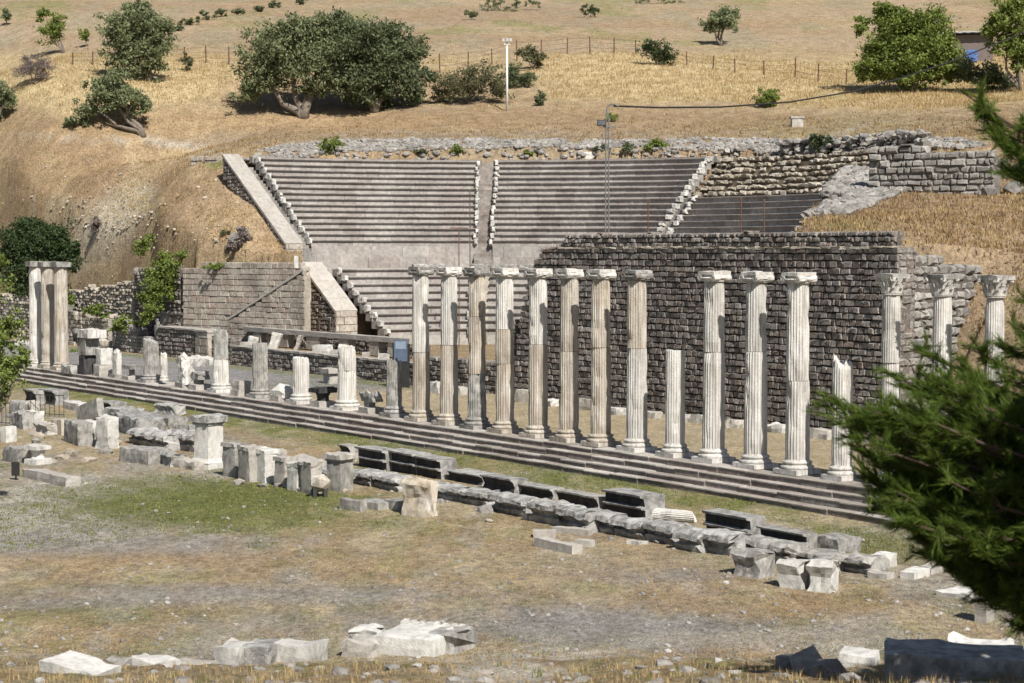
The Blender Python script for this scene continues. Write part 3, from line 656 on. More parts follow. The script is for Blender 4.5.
for i in range(14):
    c = Vector((r0.x, r0.y, 2.3+3.05*(i+.5)/18-.5))+dh*((i+.5)/18)-nrm*1.2; mb.box(c, dh*(.5/18*1.3), nrm*.7, Vector((0, 0, .5)), 0, .02)
pw('step', mb, [M['palewall']], rs_)
tag((lambda m_: (m_.box(at_y(296.5, 262, 109.6), Vector((.11, 0, 0)), Vector((0, .12, 0)), Vector((0, 0, .36)), 0, .02), m_.build('upright_slab', M['white']))[1])(MB()), 'small white upright slab at the head of the ramp stair', 'stone')
# low dark terrace wall continuing the rear wall line
tA, tB = t_at(231, 0, 0), t_at(418, 0, 0)
wall('terrace_wall', sf(0, tA), sf(0, tB), -.05, lambda k: 1.02+.03*noise.noise(Vector((k*12, 1, 1))), .5, .22, .4, [M['basalt'], M['basaltcore']], 'low dark stone terrace wall behind the broken columns', jit=.03, boss=.35)
mb = MB(); n_ = 22
for i in range(n_):
    t0 = tB+(tA-tB)*(i+.5)/n_
    mb.box(st(.22, t0, 1.07), U*((tA-tB)/n_*.49), A*.26, Vector((0, 0, .05)), 0, .02)
tag(mb.build('coping_course', M['paleslab'], loc=tuple(st(0, tA, 1))), 'pale coping stones laid along the low dark terrace wall', 'coping')
tC = t_at(515, 0, 0)
wall('broken_wall', sf(.1, tB-.1), sf(.1, T_WL+.1), -.05, lambda k: 1.5+.5*noise.noise(Vector((k*5, 2, 2)))+2.4*max(0, k-.93)/.07, .7, .22, .4, [M['basalt'], M['basaltcore']], 'ragged low stretch of dark wall seen between the tall columns', jit=.04, boss=.4)
# row of small doorways with a long lintel
dr = empty('doorway_row', st(2.5, t_at(330, 2.5, 1), 1.0), 0, 'row of small stone doorways under one long lintel', 'doorways')
tL, tR = t_at(247, 2.5, 2), t_at(414, 2.5, 2)
mb = MB(); n_ = 14
for i in range(n_): mb.box(st(2.5, tR+(tL-tR)*(i+.5)/n_, 1.93), U*((tL-tR)/n_*.494), A*.28, Vector((0, 0, .13)), 0, .012)
pw('lintel', mb, [M['paleslab']], dr)
for (x0, x1) in ((256.5, 264), (283, 291), (310, 323), (342, 352), (373, 382), (391.5, 396)):
    ta, tb = t_at(x0, 2.5, 1.5), t_at(x1, 2.5, 1.5); mb = MB()
    for k in range(2): mb.box(st(2.5, (ta+tb)/2, 1.02+.22+.4*k), U*(abs(ta-tb)/2), A*.24, Vector((0, 0, .195)), 0, .012)
    pw('pier', mb, [M['ashlar']], dr)
mb = MB(); masonry(mb, sf(3.1, tL), sf(3.1, tR), .9, 1.85, .4, .22, .35, jit=.03, boss=.35); pw('back_wall', mb, [M['basalt'], M['basaltcore']], dr)
# blocks of the antechamber further left
def lowbox(name, x0, x1, s, z0, z1, dep, mats, label, ch=.25, ln=.4, cap=None, **k):
    ta, tb = t_at(x0, s, z0), t_at(x1, s, z0); root = empty(name, st(s, ta, z0), 0, label, 'wall')
    mb = MB(); masonry(mb, sf(s, ta), sf(s, tb), z0, z1, dep, ch, ln, **k); pw('front', mb, mats, root)
    mb = MB(); masonry(mb, sf(s+dep, ta), sf(s+.02, ta), z0, z1, dep*.5, ch, ln, **k); masonry(mb, sf(s+.02, tb), sf(s+dep, tb), z0, z1, dep*.5, ch, ln, **k); pw('side', mb, mats, root)
    if cap:
        mb = MB(); n_ = max(1, int(abs(ta-tb)/1.2))
        for i in range(n_): mb.box(st(s+dep/2, tb+(ta-tb)*(i+.5)/n_, (z1 if not callable(z1) else z1(.5))+cap/2), U*(abs(ta-tb)/n_*.5+.02), A*(dep/2+.06), Vector((0, 0, cap/2)), 0, .012)
        pw('cap', mb, [M['paleslab']], root)
    return root
BS = [M['basalt'], M['basaltcore']]; AS = [M['ashlar'], M['palewall']]; GR = [M['greyrub'], M['mortar']]; PW = [M['palewall'], M['greyrub']]
lowbox('chamber_wall', 157, 195, .4, -.05, 1.75, 1.2, BS, 'dark squared chamber wall with a flat pale cap left of the ramp stair', cap=.1, jit=.03, boss=.35)
lowbox('corner_pier', 195.3, 208, .35, -.05, 1.72, .8, AS, 'pinkish corner pier at the right end of the dark chamber wall', ch=.42, ln=.9, cap=.12, jit=.012, boss=.1)
lowbox('corner_block', 160, 186, 2.2, .5, 2.55, 1.4, AS, 'square pinkish block rising behind the dark chamber wall', ch=.4, ln=.8, cap=.1, jit=.012, boss=.1)
lowbox('low_wall', 208.5, 231, .6, -.05, 1.5, .7, BS, 'short dark wall between the pinkish pier and the terrace wall', jit=.03, boss=.35)
lowbox('ruined_wall', 112, 157, .5, -.05, lambda k: 2.35-1.1*abs(k-.12)/.5 if k < .6 else 1.15+.25*noise.noise(Vector((k*7, 1, 0))), .8, GR, 'ruined gable of brown rubble standing beside the ivy', jit=.05, boss=.4)
lowbox('pale_wall', 66, 109, .9, -.05, lambda k: 2.35-.35*k+.25*noise.noise(Vector((k*6, 4, 0))), .8, PW, 'pale ragged masonry wall right behind the three joined columns', ch=.3, ln=.5, jit=.04, boss=.3)
wall('rubble_bank', sf(2.6, t_at(62, 2.6, 3)), sf(2.6, t_at(134, 2.6, 3)), 1.0, lambda k: 3.6+.9*k+.3*noise.noise(Vector((k*9, 1, 9))), .8, .2, .32, PW, 'pale dry stone bank under the grassy slope behind the three joined columns', jit=.07, boss=.5)
wall('rough_bank', sf(1.2, t_at(-20, 1, 3)), sf(1.4, t_at(62, 1.4, 3)), -.1, lambda k: 3.2+.3*noise.noise(Vector((k*9, 1, 7))), .8, .24, .4, PW, 'rough stone bank under the dark tree at the left', jit=.07, boss=.5)
# cliff of dark rubble under the ivy
wall('ivy_wall', sf(2.6, t_at(134, 2.6, 3)), (a0.x-.3, a0.y+.5), .3, lambda k: 5.4+.5*noise.noise(Vector((k*5, 8, 0))), .8, .25, .4, BS, 'dark rubble wall half hidden by hanging ivy', jit=.08, boss=.5)
# small walls at the hill path near the parapet
q0, q1 = at_y(190, 165, 128), at_y(203, 165, 127.5)
wall('stub_wall', q0, q1, 11.0, 13.05, .5, .35, .6, [M['ashlar'], M['greyrub']], 'low stub of wall left of the parapet head', jit=.03)
q0, q1 = at_y(204, 165, 126.6), at_y(217, 165, 126.0)
wall('stub_wall', q0, q1, 10.6, 13.0, .7, .35, .6, [M['ashlar'], M['greyrub']], 'squared stub of wall touching the parapet head', jit=.03)

# ---- rubble band above the seats and ruined outer wall at the right
def rubble_field(name, label, pts, mat, cat='rubble', parent=None):
    mb = MB()
    for (p, r) in pts: mb.rock(p, r, 0, .3, (1.15, 1, .75))
    o = mb.build(name, M[mat]) if parent is None else pw(name, mb, [M[mat]], parent)
    if label: tag(o, label, cat, kind='stuff')
    return o
pts = []
for i in range(6500):
    phi = random.uniform(-22, 93); q = random.random(); e = rad(phi); R = RU1+.5+q*4.2
    if phi > 80 and q > (93-phi)/13+.2: continue
    p = TC+e*R; fine = fbm(np.array(p.x/1.5), np.array(p.y/1.5), 91)
    if fine < .36 and q > .3: continue
    p.z = max(H(p.x, p.y), ZTOP-.1)+.04; pts.append((p, random.choice((.07, .10, .13, .17, .22))*random.uniform(.8, 1.2)))
rubble_field('rubble', 'band of loose pale rubble along the top of the theatre', pts, 'greyrub')
rt = empty('outer_wall', (at_y(890, 180, 95).x, 95, 9), 0, 'ruined grey outer wall stepping down at the right end of the theatre', 'wall')
p0 = TC+rad(-22)*19.0; p1 = TC+rad(-22)*26.8; p2 = Vector((at_y(993, 180, 93.5).x, 93.5, 0))
mb = MB(); masonry(mb, p1, p0, lambda k: 11.0-5.0*k, lambda k: 13.1-5.6*k+.35*noise.noise(Vector((k*12, 0, 0))), 1.1, .36, .55, jit=.1, boss=.5, lvar=.6, recess=.12)
pw('end_wall', mb, GR, rt)
p3 = Vector((at_y(868, 180, 97).x, 97, 0))
mb = MB(); masonry(mb, p3, p2, lambda k: 7.6+1.0*k, lambda k: 11.9-.35*k+.3*noise.noise(Vector((k*7, 3, 0)))+.5*max(0, .6-abs(k-.3)*3), 1.2, .32, .5, jit=.08, boss=.45, lvar=.6, recess=.15)
pw('front_wall', mb, GR, rt)
pts = []
poly = [(782, 232), (800, 226), (826, 205), (822, 196), (838, 176), (850, 166), (868, 158), (885, 165), (905, 192), (872, 206), (835, 220), (815, 230)]
def inpoly(x, y, P):
    r = False
    for i in range(len(P)):
        (x0, y0), (x1, y1) = P[i], P[i-1]
        if (y0 > y) != (y1 > y) and x < (x1-x0)*(y-y0)/(y1-y0)+x0: r = not r
    return r
for i in range(3300):
    x, y = random.uniform(780, 906), random.uniform(170, 233)
    if inpoly(x, y, poly): q = at_g(x, y, 78); pts.append((q+Vector((0, 0, .08)), random.uniform(.12, .34)))
rubble_field('fallen_stones', 'slope of tumbled grey stones below the ruined outer wall', pts, 'greyrub')
# rubble steps of the ruined top right, small white and grey blocks on the crest
pts = []
for i in range(260):
    e = rad(random.uniform(-20, 8)); p = TC+e*(RU1+random.uniform(.2, 1.6)); p.z = ZTOP+.05+random.uniform(0, .9); pts.append((p, random.uniform(.16, .34)))
rubble_field('rubble_heap', 'heap of grey rubble on the crest above the ruined rows', pts, 'greyrub')
pts = []
for i in range(170):
    q = at_g(random.uniform(20, 260), random.uniform(150, 262), 110)
    if random.random() < .5: q = at_g(random.gauss(112, 22), random.gauss(222, 16), 110)
    pts.append((q+Vector((0, 0, .02)), random.uniform(.05, .15)))
rubble_field('loose_stones', 'loose pale stones scattered on the slope at the left', pts, 'palewall')
# ------------------------------------------------------------------ columns
def shaft(mb, z0, z1, r0, r1, flutes=24, depth=.055, top=None, seed=0, chip=0.012, rings=None):
    """fluted drum from z0 to z1; top = (amplitude, tilt) for a broken end"""
    n = flutes*4; K = rings or max(3, int((z1-z0)/.35)+1); vs = []; fs = []
    for k in range(K+1):
        q = k/K; z = z0+(z1-z0)*q; r = r0+(r1-r0)*q
        for i in range(n):
            a = 6.28318*i/n; ph = (i % 4)
            rr = r*(1-(0, depth, depth*1.25, depth)[ph]); p = Vector((math.cos(a)*rr, math.sin(a)*rr, z))
            e = noise.noise(Vector((p.x*3, p.y*3, z*2.2+seed*9.1)))
            rr2 = rr-max(0, e-.22)*.16-chip*abs(noise.noise(Vector((a*5, z*6, seed))))
            zz = z
            if k == 0 or k == K: rr2 -= .012
            if top and k == K:
                zz = z-top[0]*abs(noise.noise(Vector((p.x*4, p.y*4, seed+3))))*2-top[1]*(p.x*.8+p.y*.6)/r
            vs.append((math.cos(a)*rr2, math.sin(a)*rr2, zz))
    for k in range(K):
        for i in range(n): a = k*n+i; b_ = k*n+(i+1) % n; fs.append((a, b_, b_+n, a+n))
    c = len(vs); zt = sum(v[2] for v in vs[-n:])/n-(top[0]*.6 if top else 0)
    vs.append((0, 0, zt)); vs.append((0, 0, z0))
    for i in range(n): fs.append((K*n+i, K*n+(i+1) % n, c)); fs.append(((i+1) % n, i, c+1))
    mb.add(vs, fs)
def lathe(mb, prof, n=28, jit=0.0, seed=0):
    vs = []; fs = []
    for r, z in prof:
        for i in range(n):
            a = 6.28318*i/n; rr = r*(1+jit*noise.noise(Vector((math.cos(a)*2, math.sin(a)*2, z*6+seed)))); vs.append((math.cos(a)*rr, math.sin(a)*rr, z))
    K = len(prof)
    for k in range(K-1):
        for i in range(n): a = k*n+i; b_ = k*n+(i+1) % n; fs.append((a, b_, b_+n, a+n))
    fs.append(tuple(range(n-1, -1, -1))); fs.append(tuple(range((K-1)*n, K*n))); mb.add(vs, fs)
X_, Y_, Z_ = Vector((1, 0, 0)), Vector((0, 1, 0)), Vector((0, 0, 1))
def rough(mb, c, ax, ay, az, cuts=4, amp=.05, seed=0.0, freq=2.2, mi=0, rnd=.12):
    """worn block: subdivided box with rounded, chipped edges"""
    nu = [max(1, min(14, int(2*v.length/.14))) for v in (ax, ay, az)]; L = [v.length for v in (ax, ay, az)]
    vs = []; fs = []; ix = {}
    def vert(i, j, k):
        if (i, j, k) in ix: return ix[(i, j, k)]
        f = [2*i/nu[0]-1, 2*j/nu[1]-1, 2*k/nu[2]-1]
        e = sorted([abs(x) for x in f]); edge = max(0, e[1]-.8)/.2   # near an edge
        q = [x*(1-rnd*edge*min(1, .12/max(.05, L[m]))*1.0) for m, x in enumerate(f)]
        p = ax*q[0]+ay*q[1]+az*q[2]; s_ = Vector((p.x*freq+seed*7.3, p.y*freq+seed*3.1, p.z*freq+seed))
        n3 = Vector((noise.noise(s_), noise.noise(s_+Vector((31, 0, 0))), noise.noise(s_+Vector((0, 57, 0)))))
        n4 = Vector((noise.noise(s_*2.7), noise.noise(s_*2.7+Vector((11, 0, 0))), noise.noise(s_*2.7+Vector((0, 17, 0)))))
        p = p+(n3*amp+n4*amp*.5)*(.45+.9*edge)
        if k == 0: p.z = -az.z-.03 if abs(az.z) > .7*az.length else p.z
        ix[(i, j, k)] = len(vs); vs.append(Vector(c)+p); return ix[(i, j, k)]
    for i in range(nu[0]):
        for j in range(nu[1]):
            fs.append((vert(i, j, 0), vert(i, j+1, 0), vert(i+1, j+1, 0), vert(i+1, j, 0))); fs.append((vert(i, j, nu[2]), vert(i+1, j, nu[2]), vert(i+1, j+1, nu[2]), vert(i, j+1, nu[2])))
    for i in range(nu[0]):
        for k in range(nu[2]):
            fs.append((vert(i, 0, k), vert(i+1, 0, k), vert(i+1, 0, k+1), vert(i, 0, k+1))); fs.append((vert(i, nu[1], k), vert(i, nu[1], k+1), vert(i+1, nu[1], k+1), vert(i+1, nu[1], k)))
    for j in range(nu[1]):
        for k in range(nu[2]):
            fs.append((vert(0, j, k), vert(0, j, k+1), vert(0, j+1, k+1), vert(0, j+1, k))); fs.append((vert(nu[0], j, k), vert(nu[0], j+1, k), vert(nu[0], j+1, k+1), vert(nu[0], j, k+1)))
    mb.add(vs, fs, mi)
RZ = math.atan2(-U.y, -U.x)     # local x runs along the colonnade towards the near end, local y into the stoa
def part(name, mb, mat, parent, smooth=False): return mb.build(name, mat if isinstance(mat, (list, tuple)) else M[mat], parent, smooth)
def base_parts(root, r, mat='marble', plinth=True, drop=0.0):
    mb = MB()
    if plinth: mb.box((0, 0, .075), X_*(r*1.36), Y_*(r*1.36), Z_*.075, 0, .01); part('plinth', mb, mat, root)
    mb = MB(); z = .15
    lathe(mb, [(r*1.30, z), (r*1.36, z+.03), (r*1.36, z+.07), (r*1.28, z+.10), (r*1.14, z+.12), (r*1.12, z+.15), (r*1.2, z+.17), (r*1.22, z+.20), (r*1.18, z+.23), (r*1.04, z+.25), (r*1.0, z+.28)], 28, .02, root.location.x)
    part('base', mb, mat, root)
    return .42
HC = 6.0
def full_column(px, label, rad_=.36, kind='ionic', breaks=(.42,), mats=('marble', 'marble'), group='standing columns with capitals', s=COLS, h=HC, zb=0.0, seed=0):
    t = t_at(px, s, 3.0); p = st(s, t, zb); root = empty('column', p, RZ+random.uniform(-.02, .02), label, 'column', group)
    z = base_parts(root, rad_, mats[0]); hc = .34 if kind == 'ionic' else .62; ztop = h-hc; rt_ = rad_*.89; cuts = [z]+[z+(ztop-z)*b for b in breaks]+[ztop]
    for i in range(len(cuts)-1):
        mb = MB(); a, b_ = cuts[i], cuts[i+1]; ra = rad_+(rt_-rad_)*(a-z)/(ztop-z); rb_ = rad_+(rt_-rad_)*(b_-z)/(ztop-z)
        shaft(mb, a+(.006 if i else 0), b_-.006, ra, rb_, seed=seed+i*3+px*.01); o = part('shaft_drum', mb, mats[min(i, len(mats)-1)], root)
        if i: o.location = (random.uniform(-.03, .03), random.uniform(-.03, .03), 0); o.rotation_euler = (0, 0, random.uniform(-.1, .1))
    cap = 'grey' if (seed % 3 == 1) else 'marble'
    if kind == 'ionic':
        mb = MB(); lathe(mb, [(rt_, ztop), (rt_*1.08, ztop+.02), (rt_*1.05, ztop+.05), (rt_*1.28, ztop+.12), (rt_*1.2, ztop+.15)], 24, .04, seed)
        rough(mb, (0, 0, ztop+.19), X_*(rt_*1.1), Y_*(rt_*1.0), Z_*.06, amp=.03, seed=seed)
        for sx in (-1, 1):   # volutes: scrolls lying across the column
            R = .118; n = 14; vs = []; fs = []
            for q, yy in enumerate((-1, -.5, 0, .5, 1)):
                rr = R*(1, .86, .78, .86, 1)[q]
                for i in range(n): a = 6.283*i/n; vs.append((sx*rt_*.92+math.cos(a)*rr+random.uniform(-.012, .012), yy*rt_*1.08, ztop+.13+math.sin(a)*rr+random.uniform(-.012, .012)))
            for q in range(4):
                for i in range(n): a = q*n+i; b_ = q*n+(i+1) % n; fs.append((a, b_, b_+n, a+n))
            fs.append(tuple(range(n))); fs.append(tuple(range(5*n-1, 4*n-1, -1))); mb.add(vs, fs)
            for yy in (-1, 1):
                mb.tube([(sx*rt_*.92+math.cos(a*.9)*.1*(1-a/16), yy*rt_*1.09, ztop+.13+math.sin(a*.9)*.1*(1-a/16)) for a in range(14)], [.016]*14, 5)
        cp = part('capital', mb, cap, root)
        mb = MB(); rough(mb, (0, 0, ztop+.295), X_*(rt_*1.14), Y_*(rt_*1.14), Z_*.04, amp=.03, seed=seed+2); part('abacus', mb, cap, cp)
    else:
        mb = MB(); lathe(mb, [(rt_, ztop), (rt_*1.12, ztop+.03), (rt_*1.0, ztop+.06), (rt_*1.02, ztop+.2), (rt_*1.15, ztop+.36), (rt_*1.35, ztop+.5)], 24, .05, seed)
        for row, (nn, hh, bz) in enumerate(((8, .2, .06), (8, .36, .06), (16, .42, .08))):   # leaves that curl out at the tip
            for i in range(nn):
                a = 6.283*(i+(.5 if row == 1 else 0))/nn; w_ = rt_*(.36 if row < 2 else .15); e = Vector((math.cos(a), math.sin(a), 0)); tg = Vector((-e.y, e.x, 0)); pts_ = []
                for q in range(5):
                    f = q/4; rr = rt_*(1.04+.16*f+(.25*f**3 if row < 2 else .35*f**2)); zz = ztop+bz+hh*(f-.22*f**5); ww = w_*(1-.45*f)
                    for sg in (-1, 0, 1): pts_.append(e*(rr+(.025 if sg == 0 else 0))+tg*ww*sg+Vector((0, 0, zz)))
                b0 = [tuple(v) for v in pts_]; fs = []
                for q in range(4):
                    for g in (0, 1): x = q*3+g; fs.append((x, x+1, x+4, x+3))
                mb.add(b0, fs)
        for i in range(4):
            a = math.pi/4+i*math.pi/2; e = Vector((math.cos(a), math.sin(a), 0)); mb.rock(e*rt_*1.5+Vector((0, 0, ztop+.47)), .10, 0, .15)
        cp = part('capital', mb, 'marble', root)
        mb = MB(); rough(mb, (0, 0, ztop+.565), X_*(rt_*1.42), Y_*(rt_*1.42), Z_*.05, amp=.03, seed=seed); part('abacus', mb, 'grey', cp)
    return root
D3 = ('warm', 'marble')
full_column(421, 'warm stained fluted column with capital directly right of the blue panel', mats=('warm', 'marble'), breaks=(.43,), seed=1)
full_column(449, 'fluted column with brown stained lower half, second with a capital right of the blue panel', mats=('warm', 'marble'), breaks=(.5,), seed=2)
full_column(477, 'brown streaked fluted column with a cracked middle drum, in front of the theatre stairway', mats=('grey', 'warm', 'warm'), breaks=(.31, .72), seed=4)
full_column(505, 'pale fluted column with two chipped joints just right of the theatre stairway', mats=('warm', 'warm', 'marble'), breaks=(.4, .64), seed=5)
full_column(538, 'fluted column in front of the left broken end of the dark rear wall', mats=('warm', 'marble'), breaks=(.55,), seed=6)
full_column(569, 'first fluted column standing wholly before the dark rear wall', mats=('warm', 'warm'), breaks=(.52,), seed=8)
full_column(601, 'warm coloured fluted column third to the left of the truncated shaft before the dark wall', mats=('warm', 'warm'), breaks=(.56,), seed=9)
full_column(637, 'fluted column with capital directly left of the flat topped truncated shaft', mats=('marble', 'warm'), breaks=(.57,), seed=10)
full_column(714, 'bright fluted column with capital directly right of the flat topped truncated shaft', mats=('marble', 'marble'), breaks=(.58,), rad_=.365, seed=11)
full_column(756, 'bright fluted column with a chipped notch at its joint, middle of three tall ones at the wall', mats=('marble', 'marble'), breaks=(.6,), rad_=.365, seed=12)
full_column(798, 'bright unbroken fluted column directly left of the jagged stump near the pine', mats=('marble', 'marble'), breaks=(.45,), rad_=.37, seed=14)
full_column(891, 'slender column with leafy capital at the right end of the dark wall', .285, 'leaf', (.3, .62), ('marble', 'marble'), seed=15)
full_column(941, 'slender column with leafy capital in front of the grey rubble core', .285, 'leaf', (.4,), ('marble', 'marble'), seed=17)
full_column(994, 'slender column with leafy capital nearest the pine, furthest right', .285, 'leaf', (.35, .7), ('marble', 'marble'), seed=18)
for px, lb, mt in ((36, 'left shaft of the three joined corner columns', 'marble'), (48, 'middle shaft of the three joined corner columns', 'warm'), (61, 'right shaft of the three joined corner columns', 'warm')):
    s_ = COLS+.0; t = t_at(px, s_, 3); root = empty('corner_column', st(s_, t, 0), RZ, lb, 'column', 'joined corner columns')
    r_ = .40; z = base_parts(root, r_*.9, mt); mb = MB(); shaft(mb, z, 5.7, r_, r_*.92, flutes=20, depth=.03, seed=px); part('shaft', mb, mt, root)
    mb = MB(); rough(mb, (0, 0, 5.86), X_*.46, Y_*.46, Z_*.13, amp=.04, seed=px); lathe(mb, [(r_*.9, 5.66), (r_*1.08, 5.74)], 20); part('capital', mb, 'grey', root)
def stump(px, ytop, rad_, label, mats=('grey',), top=(.12, .05), breaks=(), plinth=True, group='broken column stumps', s=COLS, rz=0):
    t = t_at(px, s, 1.0); p = st(s, t, 0); Y = p.y; h = at_y(px, ytop, Y).z; root = empty('column_stump', p, RZ+rz, label, 'column stump', group)
    z = base_parts(root, rad_, mats[0], plinth); cuts = [z]+[z+(h-z)*b for b in breaks]+[h+top[0]*.5]
    for i in range(len(cuts)-1):
        mb = MB(); last = i == len(cuts)-2; shaft(mb, cuts[i], cuts[i+1]-.005, rad_*(1-.02*i), rad_*(.97-.02*i), seed=px*.1+i, top=top if last else None, depth=.05); part('shaft_drum' if breaks else 'shaft', mb, mats[min(i, len(mats)-1)], root)
    return root
stump(151, 341, .40, 'stout weathered stump with a slanting top, left of the small statue-like stone', ('grey',), (.1, .14))
stump(221, 330, .37, 'tallest grey stump left of the blue panel, its upper drum streaked darker', ('marble', 'grey'), (.08, .02), (.45,))
stump(260, 343, .36, 'dark streaked stump in front of the dark terrace wall', ('grey',), (.04, .0))
stump(301, 358, .37, 'shortest flat topped fluted stump, black stained at the top', ('marble',), (.08, .03))
stump(347, 346, .40, 'pale two drum fluted stump in front of the doorway row', ('marble', 'marble'), (.1, .05), (.55,))
stump(394, 361, .32, 'narrow stump with a ragged split top beside the blue panel', ('grey',), (.3, .1))
stump(675, 350, .33, 'flat topped truncated fluted shaft before the dark wall', ('marble',), (.03, .0))
stump(842, 362, .31, 'jagged topped truncated shaft left of the pine branches', ('marble',), (.3, .14))
stump(164, 354, .17, 'thin worn stump between the stout stump and the statue-like stone', ('marble',), (.2, .05), plinth=False)
t = t_at(117, COLS, .5); root = empty('stele', st(COLS, t, 0), RZ, 'short round topped worn stone beside the altar-like pier', 'stone')
mb = MB(); rough(mb, (0, 0, .09), X_*.4, Y_*.3, Z_*.09, amp=.03, seed=3); part('plinth', mb, 'grey', root)
mb = MB(); rough(mb, (0, 0, .75), X_*.26, Y_*.16, Z_*.58, amp=.05, seed=4); mb.rock((0, 0, 1.3), .27, 0, .1, (1, .7, .8)); part('shaft', mb, 'marble', root)
t = t_at(186, COLS, .5); root = empty('statue_fragment', st(COLS, t, 0), RZ, 'slumped statue-like lump of marble on a plinth', 'statue fragment')
mb = MB(); rough(mb, (0, 0, .12), X_*.45, Y_*.4, Z_*.12, amp=.03, seed=5); part('plinth', mb, 'grey', root)
mb = MB(); rough(mb, (-.12, 0, .80), X_*.28, Y_*.26, Z_*.6, amp=.12, seed=6, freq=3); rough(mb, (.22, -.05, .60), X_*.24, Y_*.24, Z_*.42, amp=.12, seed=8, freq=3); mb.rock((-.1, 0, 1.42), .24, 0, .25); part('body', mb, 'marble', root)
# pier of reused blocks
t = t_at(90, COLS-.2, 1); root = empty('block_pier', st(COLS-.2, t, 0), RZ, 'pier of piled reused blocks with a black lower stone and broad slab on top', 'pier')
def rb_(nm, c, hx, hy, hz, mat, amp=.03, sd=0): mb = MB(); rough(mb, c, X_*hx, Y_*hy, Z_*hz, amp=amp, seed=sd); return part(nm, mb, mat, root)
rb_('lower_block', (0, 0, .52), .36, .5, .52, 'black', .03, 1); rb_('middle_block', (.05, 0, 1.52), .5, .5, .44, 'grey', .05, 2); rb_('top_slab', (0, 0, 2.2), 1.0, .55, .2, 'marble', .06, 3); rb_('broken_slab', (-.62, -.1, 2.02), .3, .5, .22, 'black', .06, 4)
root = empty('white_blocks', st(COLS-.1, t_at(105, COLS, .5), 0), RZ, 'white carved blocks stacked against the right of the altar-like pier', 'blocks')
rb_('lower_block', (0, 0, .3), .42, .4, .3, 'paleslab', .04, 6); rb_('upper_block', (.02, .05, 1.05), .36, .36, .42, 'white', .05, 7); mb = MB(); mb.rock((.1, 0, 1.75), .33, 0, .3); part('top_stone', mb, 'warm', root)
o = MB(); rough(o, (0, 0, .22), X_*.75, Y_*.4, Z_*.2, amp=.08, seed=9); o = o.build('fallen_slab', M['grey'], loc=None); o.location = st(-10.2, t_at(73, -10.2, .2), .0); o.rotation_euler = (0, 0, RZ); tag(o, 'low bluish grey slab lying left of the altar-like pier', 'slab')
# fragments standing between the stumps
def frag(px, s, label, h1, w1, kind, mat='grey', capmat='black'):
    root = empty('carved_fragment', st(s, t_at(px, s, .3), 0), RZ, label, 'fragment', 'carved fragments set out between the stumps')
    mb = MB(); rough(mb, (0, 0, h1/2), X_*w1, Y_*w1, Z_*h1/2, amp=.03, seed=px); part('plinth', mb, 'paleslab', root)
    mb = MB()
    if kind == 'cap':
        lathe(mb, [(w1*.6, h1), (w1*.62, h1+.2), (w1*.8, h1+.34), (w1*1.05, h1+.4)], 20, .05, px); rough(mb, (0, 0, h1+.48), X_*w1*1.15, Y_*w1*1.0, Z_*.1, amp=.06, seed=px+1)
    elif kind == 'dome': mb.rock((0, 0, h1+.12), w1*1.25, 0, .12, (1.2, 1, .8)); mb.rock((.3, .1, h1+.1), w1*.8, 0, .2)
    elif kind == 'beast':
        rough(mb, (0, 0, h1+.42), X_*w1*1.3, Y_*w1*.6, Z_*.16, amp=.10, seed=px, freq=4); mb.rock((w1*1.3, 0, h1+.5), .2, 0, .3); rough(mb, (-.1, 0, h1+.16), X_*w1*.6, Y_*w1*.4, Z_*.16, amp=.05, seed=px+3)
    elif kind == 'cube': rough(mb, (0, 0, h1+.2), X_*w1*.9, Y_*w1*.8, Z_*.2, amp=.05, seed=px)
    elif kind == 'tee': rough(mb, (0, 0, h1+.2), X_*w1*.3, Y_*w1*.3, Z_*.2, amp=.02, seed=px); rough(mb, (0, 0, h1+.46), X_*w1*1.1, Y_*w1*.8, Z_*.09, amp=.05, seed=px+2)
    part('carving', mb, mat, root)
frag(132, COLS, 'small T shaped fragment right of the round topped stone', .2, .42, 'tee', 'grey')
frag(200, COLS, 'curled dark fragment on a pale plinth just left of the tallest grey stump', .25, .42, 'beast', 'grey')
frag(242, COLS, 'low squared fragment between the tallest grey stump and the dark streaked stump', .25, .40, 'cube', 'paleslab')
frag(282, COLS, 'white domed fragment between the dark streaked stump and the shortest stump', .25, .42, 'dome', 'white')
frag(323, COLS, 'black capital standing on a plinth left of the two drum stump', .25, .42, 'cap', 'black')
frag(371, COLS, 'beast-like carved fragment on a plinth left of the narrow split stump', .25, .40, 'beast', 'lichen')
# info panel by the narrow stump
p = st(-1.2, t_at(401, -1.2, 1.5), 0); root = empty('info_panel', p, -.15, 'blue information panel on a dark upright stand beside the narrow stump', 'sign')
mb = MB(); mb.box((0, 0, 1.05), X_*.42, Y_*.05, Z_*1.05); part('stand', mb, 'iron', root)
mb = MB(); mb.box((0, -.07, 1.78), X_*.33, Y_*.015, Z_*.52, 0); mb.box((0, -.088, 2.05), X_*.26, Y_*.004, Z_*.18, 1); part('panel', mb, [M['blue'], M['bluepale']], root)
